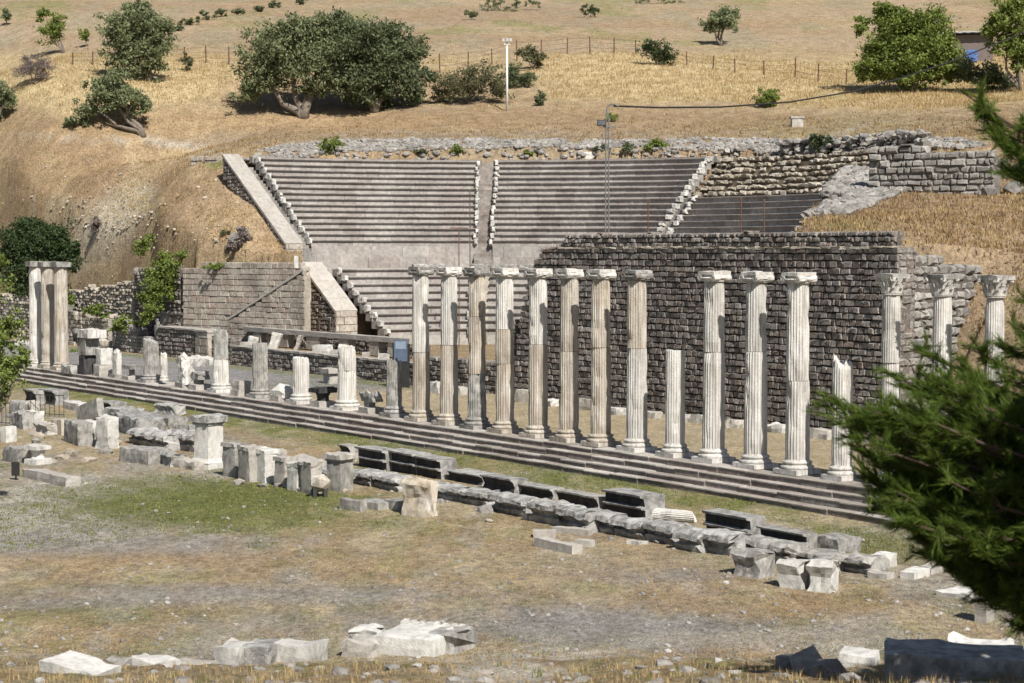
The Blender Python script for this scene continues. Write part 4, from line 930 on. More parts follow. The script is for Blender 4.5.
# ------------------------------------------------------------------ fallen architecture on the court
GZc = lambda x, y: H(x, y)
def gpt(px, py):
    p = at_z(px, py, COURT)
    for _ in range(4): p = at_z(px, py, H(p.x, p.y))
    return p
RZV = Vector((-U.x, -U.y, 0))
SEED = [0]
def prism(mb, L, prof, amp=.02, seg=None, seed=0, mi=None, freq=2.0, breakend=.05):
    """moulded block: profile of (y, z) points carried along local x, with worn surface and rough ends"""
    seg = seg or max(2, int(L/.25)); P = len(prof); vs = []; fs = []; ms = []
    for i in range(seg+1):
        x = -L/2+L*i/seg
        for y, z in prof:
            p = Vector((x*freq+seed*5.3, y*freq+seed, z*freq)); q = p*2.9
            e = breakend*noise.noise(Vector((y*5, z*5, seed+i))) if i in (0, seg) else 0
            vs.append((x+e, y+amp*(noise.noise(p)+.5*noise.noise(q)), z+(amp*(noise.noise(p+Vector((9, 9, 9)))+.5*noise.noise(q+Vector((5, 5, 5)))) if z > .04 else 0)))
    b0 = len(mb.v)
    mb.v.extend(vs)
    for i in range(seg):
        for k in range(P):
            a = i*P+k; b_ = i*P+(k+1) % P; mb.f.append((b0+a, b0+a+P, b0+b_+P, b0+b_)); mb.m.append(mi[k] if mi else 0)
    mb.f.append(tuple(b0+k for k in range(P))); mb.m.append(0); mb.f.append(tuple(b0+seg*P+k for k in range(P-1, -1, -1))); mb.m.append(0)
def subd(pts, n=3):
    out = []
    for i in range(len(pts)):
        a, b_ = pts[i], pts[(i+1) % len(pts)]
        for k in range(n): out.append((a[0]+(b_[0]-a[0])*k/n, a[1]+(b_[1]-a[1])*k/n))
    return out
def block(name, x0, x1, yb, hpx, d, label, kind='rough', mat='grey', rot=0.0, amp=.05, group=None, cat=None, tilt=0.0, dz=0.0, roll=0.0):
    """block whose near lower left corner is seen at (x0, yb) and whose front reaches picture column x1"""
    SEED[0] += 1; sd = SEED[0]; p0 = gpt(x0, yb); c_, s_ = math.cos(rot), math.sin(rot)
    dx = Vector((RZV.x*c_-RZV.y*s_, RZV.x*s_+RZV.y*c_, 0)); dy = Vector((-dx.y, dx.x, 0)); L = 1.0
    for _ in range(40): L += (x1-proj(p0+dx*L)[0])/F*p0.y*.6; L = max(.1, min(L, 12))
    dep = (p0-Vector((0, 0, E))).length; h = hpx/F*dep
    c = p0+dx*(L/2)+dy*(d/2); c.z = min(H(c.x, c.y), H(p0.x, p0.y), H((p0+dx*L).x, (p0+dx*L).y))-.03+dz; mb = MB(); h += .03; mats = [M[mat]]
    if kind == 'rough': rough(mb, (0, 0, h/2), X_*L/2, Y_*d/2, Z_*h/2, amp=amp, seed=sd, freq=2.4)
    elif kind == 'clean': rough(mb, (0, 0, h/2), X_*L/2, Y_*d/2, Z_*h/2, amp=.02, seed=sd)
    elif kind == 'arch':   # architrave lying with its crowned, black crusted face to the court
        pr = [(-d/2+.16, 0), (-d/2+.14, h*.42), (-d/2+.02, h*.45), (-d/2, h*.52), (-d/2+.13, h*.56), (-d/2+.11, h*.86), (-d/2-.02, h*.92), (-d/2-.03, h), (d/2-.03, h), (d/2, h*.9), (d/2, 0)]
        prism(mb, L, pr, .015, seed=sd, mi=[1, 1, 0, 0, 1, 1, 0, 0, 0, 0, 0]); mats = [M[mat], M['black']]
    elif kind == 'hollow':  # beam with a hollow black underside turned to the court
        pr = [(-d/2+.02, 0), (-d/2+.10, h*.12), (-d/2+.16, h*.45), (-d/2+.08, h*.8), (-d/2, h*.9), (-d/2, h), (d/2-.03, h), (d/2, h*.85), (d/2, 0)]
        prism(mb, L, pr, .02, seed=sd, mi=[1, 1, 1, 1, 0, 0, 0, 0, 0]); mats = [M[mat], M['black']]
    elif kind == 'corn':   # cornice: worn crown above a deep undercut and plain bed
        pr = subd([(-d/2+.12, 0), (-d/2+.05, h*.35), (-d/2+.17, h*.42), (-d/2+.13, h*.6), (-d/2-.06, h*.66), (-d/2-.03, h*.86), (-d/2+.16, h), (d/2-.12, h*.97), (d/2, h*.7), (d/2, 0)], 2)
        prism(mb, L, pr, amp, seed=sd, freq=2.6, breakend=.16, seg=max(4, int(L/.12)))
    elif kind == 'slab': rough(mb, (0, 0, h/2), X_*L/2, Y_*d/2, Z_*h/2, amp=amp*.6, seed=sd, freq=1.6)
    elif kind == 'shaft':
        r = h/2; t_ = MB(); shaft(t_, -L/2, L/2, r, r*.92, flutes=20, seed=sd, top=(.08, .1), depth=.08); mb.add([(z, y, x+r) for x, y, z in t_.v], t_.f)
    elif kind == 'cut':   # block with concave carved flank
        pr = subd([(-d/2, 0), (-d/2+.05, h*.5), (-d/2-.02, h*.82), (-d/2+.1, h), (d/2-.1, h*.93), (d/2, h*.6), (d/2-.05, 0)], 3); prism(mb, L, pr, amp*.9, seed=sd, freq=2.2, breakend=.15, seg=max(5, int(L/.1)))
        vs = []
        for x, y, z in mb.v:
            f = max(0, 1-abs(z/h-.45)*2.2); vs.append((x*(1-.30*f*max(0, 1-abs(y/d)*1.2)), y, z))
        mb.v = vs
    elif kind == 'ortho': rough(mb, (0, 0, h/2), X_*L/2, Y_*d/2, Z_*h/2, amp=.035, seed=sd); rough(mb, (0, 0, h+.03), X_*(L/2+.01), Y_*(d/2+.03), Z_*.05, amp=.05, seed=sd+50, freq=3.5)
    o = mb.build(name, mats, None); o.location = c; o.rotation_euler = (roll, tilt, math.atan2(dx.y, dx.x)); tag(o, label, cat or 'stone block', group); return o
G1 = 'black faced beams lying before the steps'; G2 = 'weathered cornice blocks lined up on the court'; G3 = 'upright slabs lined up on the grass'
block('marble_beam', 355, 382.5, 466, 20, .75, 'black faced moulded beam at the left end of the long beam row', 'arch', 'lichen', group=G1)
block('marble_beam', 383.5, 412, 470, 21, .75, 'middle one of three joined black faced moulded beams', 'arch', 'lichen', group=G1)
block('marble_beam', 413, 437, 475, 20, .75, 'third black faced moulded beam with its broken right end lit white', 'arch', 'lichen', group=G1)
block('marble_beam', 446, 479, 480, 10, .9, 'low black hollowed beam right of the three joined beams', 'hollow', 'lichen', group=G1)
block('marble_beam', 480, 511, 489, 15, .62, 'black hollowed beam with a squared white right end below the fourth column', 'hollow', 'lichen', group=G1)
block('marble_beam', 516, 549, 494, 11, .6, 'low black hollowed beam behind the weathered cornices, third from the big square beam', 'hollow', 'lichen', group=G1)
block('marble_beam', 554, 594, 505, 15, .6, 'long black hollowed beam directly left of the big square beam', 'hollow', 'grey', group=G1)
block('marble_beam', 602, 641, 513, 24, .85, 'big square moulded beam with black face and grey top', 'arch', 'lichen', group=G1)
block('marble_beam', 702, 747, 536, 26, .62, 'tall moulded beam with sloping grey top right of the fallen white shaft', 'arch', 'lichen', group=G1)
block('marble_beam', 757, 803, 546, 20, .45, 'narrow moulded beam with bluish face at the right end of the beam row', 'arch', 'grey', group=G1)
block('rough_block', 811, 838, 549, 15, .8, 'rough pale block at the right of the narrow bluish beam', 'rough', 'grey', amp=.09)
for a in ((351, 368, 483, 14, .8, 'weathered cornice behind the grey pedestal, furthest left of the cornice line'), (373, 395, 487, 14, .8, 'weathered cornice just behind the orange lichen upright'),
          (425, 460, 496, 14, .6, 'pale squared cornice block right of the orange lichen upright'), (461, 484, 503, 15, .7, 'weathered dentilled cornice right of the pale squared one'),
          (489, 523, 511, 19, .7, 'weathered long cornice below the fourth black hollowed beam'), (527, 556, 521, 22, .75, 'weathered cornice with a white chip at its foot'),
          (557, 585, 527, 22, .75, 'weathered cornice just behind the low kerb frame, left one'), (590, 609, 531, 20, .7, 'weathered cornice just behind the low kerb frame, right one'),
          (612, 641, 535, 18, .7, 'weathered cornice in front of the big square beam'), (644, 672, 541, 20, .75, 'dark rounded cornice in front of the fallen white shaft'),
          (674, 698, 549, 20, .75, 'weathered cornice left of the tall moulded beam'), (700, 730, 552, 22, .8, 'white topped weathered cornice in front of the tall moulded beam'),
          (735, 756, 552, 15, .8, 'small weathered cornice under the end of the tall moulded beam'), (757, 786, 560, 20, .8, 'pale bulky cornice behind the two carved white stones'),
          (789, 832, 562, 15, .8, 'long pale cornice at the foot of the narrow bluish beam'), (836, 864, 570, 16, .8, 'pale broken cornice at the right end of the cornice line')):
    block('cornice_block', *a[:5], a[5], 'corn', 'lichen' if a[0] < 735 else 'grey', amp=.07, group=G2, rot=random.uniform(-.06, .06))
block('carved_stone', 733, 757, 575, 26, .7, 'tilted rough stone with a brownish top left of two carved white stones', 'cut', 'grey', .2, .08)
block('carved_stone', 777, 800, 587, 27, .6, 'left of two carved white stones with a hollowed flank', 'cut', 'white', .35, .05)
block('carved_stone', 806, 830, 591, 31, .6, 'right of two carved white stones, taller with a flat sunlit face', 'cut', 'white', .45, .05)
block('fallen_shaft', 636, 690, 519, 12, .6, 'fallen white fluted shaft lying right of the big square beam', 'shaft', 'white', .42)
for a in ((533, 572, 546, 9, .35, 'front curb of the low stone frame on the court', 0), (573, 591, 546, 7, .3, 'detached curb stone at the right of the low stone frame', .45), (533, 556, 538, 8, .4, 'left side curb of the low stone frame', .9), (551, 588, 532, 6, .3, 'back curb of the low stone frame', .35)):
    block('kerb_stone', *a[:5], a[5], 'clean', 'paleslab', a[6])
for a in ((626, 640, 544, 3, .4, 'flat white chip lying on the grass in front of the dark rounded cornice'), (521, 527, 520, 6, .2, 'small white chip at the foot of the weathered cornices'), (720, 726, 584, 3, .15, 'tiny white pebble left of the carved white stones')):
    block('stone_chip', *a[:5], a[5], 'rough', 'white', .3)
for a in ((863, 880, 568, 12, .8, 'rough white lump beyond the right end of the cornice line', 'rough', 'white'), (866, 886, 578, 6, .5, 'low grey lump below the rough white lump', 'rough', 'paleslab'), (899, 915, 578, 8, .7, 'tilted white flat slab near the pine', 'slab', 'white'), (917, 931, 573, 7, .6, 'small white slab at the edge of the pine shade', 'slab', 'paleslab'), (936, 970, 595, 5, 1.0, 'white crumbly patch of stones left of the upright slab by the pine', 'rough', 'white')):
    block('broken_slab', *a[:5], a[5], a[6], a[7], .25)
block('upright_slab', 973, 986, 622, 34, .4, 'upright grey slab standing at the edge of the pine', 'clean', 'paleslab', .3)
# left group
for a in ((23, 33, 402, 13, 1.0, 'black faced square block behind the railing, left one', 'hollow', 'grey'), (38, 53, 403, 14, .8, 'black faced square block behind the railing, right one', 'hollow', 'lichen'), (9, 20, 413, 12, .5, 'grey block left of the railing, dull one', 'rough', 'grey'), (20, 30, 413, 12, .5, 'grey block touching the left end of the railing', 'rough', 'paleslab'),
          (11, 23, 426, 15, .5, 'dark grey cube left of a white cube', 'rough', 'grey'), (23, 34, 428, 17, .5, 'white cube right of a dark grey cube in the left group', 'rough', 'white'), (34, 47, 432, 11, .5, 'tilted wedge shaped block right of the white cube', 'cut', 'paleslab'), (51, 61, 434, 15, .5, 'brownish square block in the left group', 'clean', 'warm'),
          (63, 78, 441, 22, .6, 'large grey square block right of the brownish one', 'rough', 'grey'), (79, 92, 442, 22, .5, 'cream faced square block beside the large grey one', 'clean', 'white'), (62, 78, 408, 8, .6, 'white slab behind the railing', 'slab', 'white'), (96, 109, 411, 10, .9, 'black faced flat block near the foot of the steps', 'hollow', 'grey'),
          (104, 122, 417, 9, 1.1, 'long rough slab below the black faced flat block', 'rough', 'lichen'), (110, 136, 430, 18, 1.2, 'large rough lichen covered block right of the cream faced one', 'rough', 'lichen'), (125, 140, 422, 10, .9, 'low grey block near the large rough lichen one', 'rough', 'grey'),
          (150, 168, 425, 9, 1.0, 'broad dark slab carrying a humped stone', 'slab', 'grey'), (168, 190, 431, 7, .8, 'low flat grey stone right of the humped stone', 'rough', 'grey'), (128, 165, 443, 15, 1.0, 'long rough weathered block in the middle of the left group', 'corn', 'lichen'), (167, 192, 449, 19, .9, 'ornate weathered block behind the altar', 'corn', 'lichen'),
          (119, 148, 461, 14, 1.0, 'flat grey slab at the front of the left group', 'slab', 'grey'), (155, 171, 462, 12, .6, 'dark split block in front of the ornate one', 'cut', 'lichen'), (167, 194, 466, 8, .6, 'low pale block beside the foot of the altar', 'rough', 'paleslab'), (2, 17, 461, 15, .6, 'grey pointed boulder at the left edge', 'rough', 'grey'),
          (0, 6, 442, 15, .5, 'white block cut by the left edge', 'clean', 'white'), (20, 29, 461, 13, .5, 'brown rounded stone between the boulder and the small white capital', 'rough', 'warm'), (22, 66, 477, 9, .5, 'long low brownish kerb in front of the small white capital', 'slab', 'paleslab')):
    block('stone_block', *a[:5], a[5], a[6], a[7], random.uniform(-.12, .25), .08)
block('humped_stone', 154, 172, 419, 10, .7, 'humped stone lying on the broad dark slab', 'cut', 'lichen', .1, .08, dz=.28)
block('leaning_slab', 77, 99, 424, 17, .35, 'grey slab leaning on the blocks behind the large grey one', 'slab', 'grey', .1, .04, tilt=-.28, dz=.25)
block('stone_post', 95, 108, 448, 31, .5, 'tall white cracked stone post at the right of the cream faced block', 'rough', 'white', .25, .06)
# altar, pedestal, capital
def ped(px0, px1, yb, ytop, label, cat, mats, cap=.14, base=True, rot=0.3, name='pedestal'):
    p = gpt((px0+px1)/2, yb); D = (p-Vector((0, 0, E))).length; w = (px1-px0)/F*D/1.25; h = (yb-ytop)/F*D; p.y += w*.5
    root = empty(name, (p.x, p.y, H(p.x, p.y)-.02), RZ+rot, label, cat)
    if base: mb = MB(); rough(mb, (0, 0, h*.06), X_*w*.62, Y_*w*.62, Z_*h*.06, amp=.03, seed=px0); lathe4(mb, [(w*.60, h*.12), (w*.52, h*.17), (w*.5, h*.2)]); part('base', mb, mats[0], root)
    mb = MB(); rough(mb, (0, 0, h*(.52 if base else .42)), X_*w*.46, Y_*w*.46, Z_*h*(.36 if base else .43), amp=.025, seed=px0+1); part('die', mb, mats[1], root)
    mb = MB(); rough(mb, (0, 0, h*.87), X_*w*.52, Y_*w*.52, Z_*h*.035, amp=.03, seed=px0+2); rough(mb, (0, 0, h*.945), X_*w*.62, Y_*w*.62, Z_*h*.055, amp=.06, seed=px0+4, freq=4); part('cap', mb, mats[2], root); return root
def lathe4(mb, prof):
    vs = []; fs = []
    for r, z in prof: vs += [(-r, -r, z), (r, -r, z), (r, r, z), (-r, r, z)]
    for k in range(len(prof)-1):
        for i in range(4): a = k*4+i; b_ = k*4+(i+1) % 4; fs.append((a, b_, b_+4, a+4))
    fs.append((3, 2, 1, 0)); n = len(prof)*4; fs.append((n-4, n-3, n-2, n-1)); mb.add(vs, fs)
ped(193, 221, 469, 416, 'white altar with a dark crumbling cap standing alone on the grass', 'altar', ('white', 'white', 'lichen'), name='altar')
ped(326, 352, 492, 454, 'grey moulded pedestal right of the row of upright slabs', 'pedestal', ('grey', 'grey', 'paleslab'), base=False)
root = empty('small_capital', gpt(38, 464), RZ+.3, 'small white leafy capital set upright on the gravel at the left', 'capital'); Hs = 20/F*62
mb = MB(); rough(mb, (0, 0, .1), X_*.34, Y_*.34, Z_*.1, amp=.03, seed=2); part('foot', mb, 'white', root); mb = MB(); lathe(mb, [(.24, .2), (.2, .3), (.22, .42), (.32, .55)], 20, .12, 4); part('bell', mb, 'white', root); mb = MB(); rough(mb, (0, 0, .6), X_*.34, Y_*.34, Z_*.06, amp=.05, seed=5); part('abacus', mb, 'white', root)
# line of upright slabs
for a in ((222, 235, 476, 31, .5, 'grey upright slab at the left end of the slab line', 'grey'), (238, 249, 480, 32, .5, 'second upright slab from the altar, pale with a dark foot', 'paleslab'), (251, 265, 481, 30, .5, 'brightest white upright slab of the line', 'white'), (266, 273, 481, 25, .5, 'narrow shaded upright slab right of the brightest one', 'grey'), (274, 285, 486, 27, .5, 'grey upright slab in the middle of the line with a white foot', 'paleslab'), (286, 297, 490, 25, .4, 'low white upright slab with a hollow beside it', 'white'), (299, 311, 492, 29, .4, 'pale upright slab at the right end of the slab line', 'paleslab')):
    block('upright_slab', *a[:5], a[5], 'ortho', a[6], random.uniform(-.05, .3), group=G3)
block('rough_block', 237, 262, 452, 5, 1.0, 'rough flat block lying behind the left upright slabs', 'rough', 'paleslab', 0, .08)
block('rough_block', 270, 300, 463, 6, 1.2, 'rough flat block lying behind the middle upright slabs', 'rough', 'paleslab', 0, .08)
block('rough_block', 312, 326, 478, 13, .9, 'dark weathered block right of the upright slabs', 'corn', 'lichen', 0, .07)
root = empty('stone_stool', gpt(320, 497), .3, 'brown rounded stone resting on two blackened feet that stand for shaded hollows, in front of the grey pedestal', 'stone')
mb = MB(); mb.rock((0, 0, .42), .36, 0, .15, (1, .8, .8)); part('top', mb, 'warm', root)
for sx in (-.17, .17): mb = MB(); rough(mb, (sx, 0, .14), X_*.07, Y_*.12, Z_*.15, amp=.02, seed=sx); part('foot', mb, 'black', root)  # feet blackened to stand for the shaded hollows under the stone
block('stone_cube', 337, 346, 454, 10, .5, 'small black faced cube left of the three joined beams', 'hollow', 'grey')
for a in ((338, 360, 509, 11, .3, 'front grey slab of three stacked side by side', .25), (354, 378, 507, 7, .8, 'middle grey slab with a dark gap below it', .2), (383, 398, 508, 9, .8, 'grey slab just left of the orange lichen upright', .1)):
    block('flat_slab', *a[:5], a[5], 'slab', 'grey', a[6], .04)
block('lichen_upright', 401, 427, 515, 38, .55, 'upright wedge of marble stained with orange lichen', 'cut', 'orange', .35, .07)
# foreground
block('foreground_slab', 38, 92, 676, 13, .8, 'white slanting slab in the lower left corner', 'slab', 'white', .55, .09, tilt=.12)
block('foreground_slab', 126, 162, 664, 6, .5, 'low white stone right of the lower left slab', 'rough', 'white', .45, .07)
block('foreground_slab', 168, 204, 663, 4, .5, 'thin pale stone touching the notched block', 'slab', 'paleslab', .5, .05)
for a in ((213, 236, 663, 18, 'left section of the notched pale block in the foreground'), (240, 268, 663, 18, 'middle section of the notched pale block in the foreground'), (273, 312, 662, 19, 'right section of the notched pale block in the foreground')):
    block('notched_block', a[0], a[1], a[2], a[3], .7, a[4], 'rough', 'lichen' if 'middle' in a[4] else 'white', .6, .06)  # middle section toned darker, standing for the shadowed recess between the others
fslab = block('fluted_slab', 372, 432, 654, 19, 1.5, 'broad white slab with ridged back edge on the foreground pile', 'slab', 'white', .55, .05)
block('pile_rock', 428, 456, 652, 21, .9, 'grey white rock at the right of the broad ridged slab', 'cut', 'grey', .5, .1)
block('pile_rock', 340, 366, 657, 15, .7, 'pale low rock at the left of the broad ridged slab', 'rough', 'paleslab', .5, .1)
block('pile_rock', 352, 372, 650, 22, .6, 'broken white rock wedged behind the left of the ridged slab', 'cut', 'white', .6, .1)
fh = 19/F*36
for i in range(8): mb = MB(); rough(mb, (-.62+.17*i, .62, fh+.01), X_*.045, Y_*.10, Z_*.045, amp=.02, seed=i); mb.build('ridge', M['white'], fslab)
# shaded rocks at the lower right
block('shaded_block', 884, 1030, 697, 33, 1.2, 'large dark block in the pine shade at the lower right', 'slab', 'grey', .75, .1)
block('sunlit_slab', 838, 876, 668, 14, .6, 'white sunlit slab left of the large shaded block', 'slab', 'white', .6, .06)
block('white_rubble_block', 948, 1015, 660, 16, .8, 'white broken ledge behind the large shaded block', 'rough', 'white', .7, .1)
for i, (x, y, r, lb) in enumerate(((790, 668, .22, 'dark rounded rock among weeds at the lower right'), (808, 672, .28, 'biggest dark rock of the heap left of the white sunlit slab'), (826, 676, .2, 'low dark rock touching the white sunlit slab'))):
    mb = MB(); mb.rock((0, 0, .08), r*1.3, 0, .3, (1.2, 1, .8)); o = mb.build('rock', M['greyrub']); o.location = at_g(x, y, 18); tag(o, lb, 'rock')
# scattered stones at the foot of the rear wall
k = 0
for px, s_, w_, h_, lb in ((437, -1.6, .8, .5, 'pale block with a hole behind the first tall columns'), (462, -1.2, .5, .35, 'small pale stone at the foot of the broken wall'), (478, -2, .7, .3, 'flat white stone behind the cracked column'), (526, -1.2, .8, .55, 'white wedge at the left foot of the dark wall'), (552, -1.5, .6, .3, 'low white stone at the dark wall, left of the first column there'), (588, -1.4, .9, .45, 'square pale block between two warm columns at the dark wall'), (618, -1.8, .7, .3, 'flat pale slab between the warm columns at the dark wall'), (652, -1.5, .8, .25, 'low pale slab left of the truncated shaft at the wall'), (697, -1.4, .9, .3, 'long pale slab right of the truncated shaft at the wall'), (735, -1.6, .6, .3, 'white lump between two bright columns at the wall'), (778, -1.5, .8, .3, 'pale slab before the wall left of the unbroken column'), (822, -1.8, .7, .35, 'pale lump before the wall right of the unbroken column'), (865, -1.6, .7, .4, 'white stone before the wall behind the pine tip'), (331, -2.6, .9, .55, 'white moulded bench-like block lying before the terrace wall')):
    k += 1; t = t_at(px, s_, .2); mb = MB(); rough(mb, (0, 0, h_/2), X_*w_/2, Y_*.25, Z_*h_/2, amp=.08, seed=k*3.3)
    if px == 331: rough(mb, (0, -.05, h_+.1), X_*w_*.7, Y_*.35, Z_*.1, amp=.03, seed=9)
    o = mb.build('stone', M['white' if k % 2 else 'paleslab']); o.location = st(s_, t, 0); o.rotation_euler = (0, 0, RZ+random.uniform(-.3, .5)); tag(o, lb, 'stone')
# blocks on the terrace behind the coping
for i, (px, s_, w_, h_, tl, lb) in enumerate(((248, .8, .9, .3, 0, 'pale slab lying on the terrace below the ramp stair foot'), (252, 1.2, .5, .6, .2, 'white lump on the terrace left of the first doorway'), (273, 1.5, .55, .95, .35, 'white slab leaning in front of the second doorway'), (296, 1.3, .22, .95, .3, 'thin white slab tilted against the doorway row'), (322, 1.1, 1.1, .5, 0, 'rounded white block on the terrace in the middle of the doorway row'), (338, 1.1, .9, .3, 0, 'flat pale block right of the rounded white block on the terrace'), (366, 1.3, .4, .3, 0, 'small white stone on the terrace right of the two drum stump'), (384, 1.3, .6, .3, 0, 'flat white stone near the blue panel on the terrace'))):
    mb = MB(); rough(mb, (0, 0, h_/2), X_*w_/2, Y_*.16, Z_*h_/2, amp=.05, seed=i*2.2); o = mb.build('stone', M['white' if i % 3 else 'paleslab']); o.location = st(s_, t_at(px, s_, 1.2), 1.0); o.rotation_euler = (0, tl, RZ+.6+random.uniform(-.3, .3)); tag(o, lb, 'stone')
for i, (px, lb) in enumerate(((203, 'white slab lying before the pinkish corner pier'), (192, 'white lump leaning right of the statue-like stone'), (26, 'small white block behind the three joined columns'))):
    mb = MB(); rough(mb, (0, 0, .25), X_*.8, Y_*.3, Z_*.22, amp=.08, seed=i*4.2); o = mb.build('stone', M['white']); s_ = -1.5-.8*i; o.location = st(s_, t_at(px, s_, .2), 0); o.rotation_euler = (0, .1, RZ+.4); tag(o, lb, 'stone')
# railings among the left blocks
for (xa, xb, yb, lb) in ((31, 64, 416, 'black iron railing in front of the black faced blocks'), (-6, 10, 425, 'black iron railing at the left edge')):
    a, b_ = gpt(xa, yb), gpt(xb, yb+1); root = empty('railing', a, 0, lb, 'railing', 'iron railings among the left blocks'); d = b_-a; d.z = 0; n_ = max(4, int(d.length/.22))
    for z in (.12, .95): mb = MB(); mb.tube([(0, 0, z), (d.x, d.y, z)], [.018, .018], 5); part('rail', mb, 'iron', root)
    for i in range(n_+1): mb = MB(); q = d*(i/n_); mb.tube([(q.x, q.y, 0), (q.x, q.y, .98)], [.014, .014], 5); part('bar', mb, 'iron', root)
p = gpt(16, 480); root = empty('low_sign', p, -.1, 'small dark sign plate on a short post by the low brownish kerb', 'sign')
mb = MB(); mb.tube([(0, 0, 0), (0, 0, .3)], [.03, .03], 6); part('post', mb, 'iron', root); mb = MB(); mb.box((0, -.03, .36), X_*.13, Y_*.02, Z_*.22); part('plate', mb, 'iron', root)

def loose(n, box, label, group, rng, mats=('greyrub', 'palewall')):
    for i in range(n):
        for _ in range(30):
            x, y = random.uniform(box[0], box[1]), random.uniform(box[2], box[3]); y += (x-box[0])*box[4]; p = gpt(x, y)
            if s_of(p) < -12: break
        mb = MB(); r = random.uniform(*rng); mb.rock((0, 0, r*.25), r, 0, .3, (1.3, 1, .7)); o = mb.build('loose_stone', M[random.choice(mats)]); o.location = (p.x, p.y, H(p.x, p.y)); tag(o, label, 'stone', group)
random.seed(31)
loose(26, (8, 190, 412, 462, .02), 'small loose grey stone lying among the blocks at the left', 'loose stones among the left blocks', (.12, .3))
loose(14, (225, 345, 470, 486, .1), 'small loose stone at the foot of the upright slabs', 'loose stones at the upright slabs', (.08, .18))
loose(20, (430, 860, 500, 514, .155), 'small loose stone beside the weathered cornice line', 'loose stones along the cornice line', (.08, .2))
# ------------------------------------------------------------------ trees and shrubs
def leafmesh(blobs, n, size_,  mat, name, parent, aspect=.45, shell=.55, droop=0.0, spiky=False):
    """blobs: (centre, radii); many small leaf clusters spread through clumps inside the crown"""
    size = size_*.62; n = int(n*2.1)
    w_ = [r[0]*r[1]+r[0]*r[2]+r[1]*r[2] for c, r in blobs]; tot = sum(w_); vs = []; fs = []
    for (c, r), ww in zip(blobs, w_):
        m_ = max(8, int(n*ww/tot)); ncl = max(5, m_//42); cl = []
        for i in range(ncl):
            d = Vector((random.gauss(0, 1), random.gauss(0, 1), random.gauss(0, 1))).normalized(); q = shell+(1-shell)*random.random()**.6
            if random.random() < .2: q *= random.random()
            q *= .84+.75*noise.noise(d*2.1+Vector(c)); cl.append((Vector(c)+Vector((d.x*r[0], d.y*r[1], d.z*r[2]))*q, d, random.uniform(.6, 1.2)))
        cr = min(r)*.25+size*.4
        for i in range(m_):
            p, d, k = cl[i % ncl]; o = Vector((random.gauss(0, 1), random.gauss(0, 1), random.gauss(0, .75)))*cr*.55*k; p = p+o
            a = Vector((random.gauss(0, 1), random.gauss(0, 1), random.gauss(0, 1)-droop)).normalized()
            if spiky: a = (a*.6+Vector((d.x*.5, d.y*.5, .9))).normalized()
            b_ = a.cross(Vector((random.gauss(0, 1), random.gauss(0, 1), random.gauss(0, 1)))).normalized(); l = size*random.uniform(.6, 1.3); ww2 = l*aspect; k0 = len(vs)
            vs += [tuple(p-a*l*.5), tuple(p+b_*ww2*.5), tuple(p+a*l*.5), tuple(p-b_*ww2*.5)]; fs.append((k0, k0+1, k0+2, k0+3))
    me = bpy.data.meshes.new(name); me.from_pydata(vs, [], fs); me.materials.append(mat); me.update(); o = bpy.data.objects.new(name, me); COL.objects.link(o); o.parent = parent
    return o
def pxblob(root, D, cx, cy, rx, ry, dy=0.0, ryd=None):
    """crown lump from its place in the picture at depth D; relative to the root"""
    p = at_y(cx, cy, D+dy); k = D/F; return (tuple(p-root.location), (rx*k, (ryd if ryd else (rx+ry)/2)*k, ry*k))
def plant(name, label, cat, base, blobs, n, size, mat, trunk=None, bark='bark', Y=None, group=None, y0=100, **k):
    """base: picture position of the foot; blobs in picture units"""
    g = at_g(base[0], base[1], y0) if Y is None else at_y(base[0], base[1], Y)
    if Y is not None: g.z = min(g.z, H(g.x, g.y)) if y0 != 0 else g.z
    root = empty(name, g-Vector((0, 0, .05)), 0, label, cat, group); D = g.y
    bl = [pxblob(root, D, *b) for b in blobs]; crown = leafmesh(bl, n, size, M[mat], 'crown', root, **k)
    if trunk:
        mb = MB(); r0 = trunk*D/F
        lim = sorted(bl, key=lambda b: -b[1][0])[:4]
        for (c, r) in lim:
            c = Vector(c); m1 = c*.45+Vector((random.uniform(-.1, .1)*c.z, random.uniform(-.1, .1)*c.z, -.12*c.z)); mb.tube([(0, 0, -.2), (m1.x*.25, m1.y*.25, m1.z*.45), m1, c*.8, c+Vector((0, 0, r[2]*.5))], [r0, r0*.8, r0*.55, r0*.32, r0*.1], 7)
        part('trunk', mb, bark, root, True)
    return root
random.seed(21)
OG = 'olive trees on the slope'
plant('olive_tree', 'small leaning olive tree with its trunk bent to the right', 'tree', (144, 137), [(108, 92, 26, 17), (92, 108, 20, 11), (128, 98, 22, 15), (118, 78, 17, 11), (75, 121, 15, 6), (140, 107, 14, 9), (98, 84, 14, 8)], 5200, .42, 'olive', 3.4, group=OG)
plant('olive_tree', 'bushy olive tree behind and above the leaning one', 'tree', (150, 82), [(135, 35, 32, 26), (120, 55, 20, 18), (155, 40, 20, 24), (140, 12, 22, 14), (150, 65, 20, 16), (112, 30, 14, 16), (168, 28, 10, 12)], 7500, .5, 'olive', 3, group=OG)
plant('olive_tree', 'large spreading olive tree with a bare trunk left of the darker grove', 'tree', (304, 118), [(290, 55, 36, 30), (262, 75, 26, 22), (320, 60, 28, 30), (300, 28, 30, 16), (270, 45, 24, 22), (335, 82, 18, 16), (250, 92, 15, 12), (325, 30, 18, 18), (310, 90, 18, 8)], 13000, .5, 'olive', 5.5, group=OG)
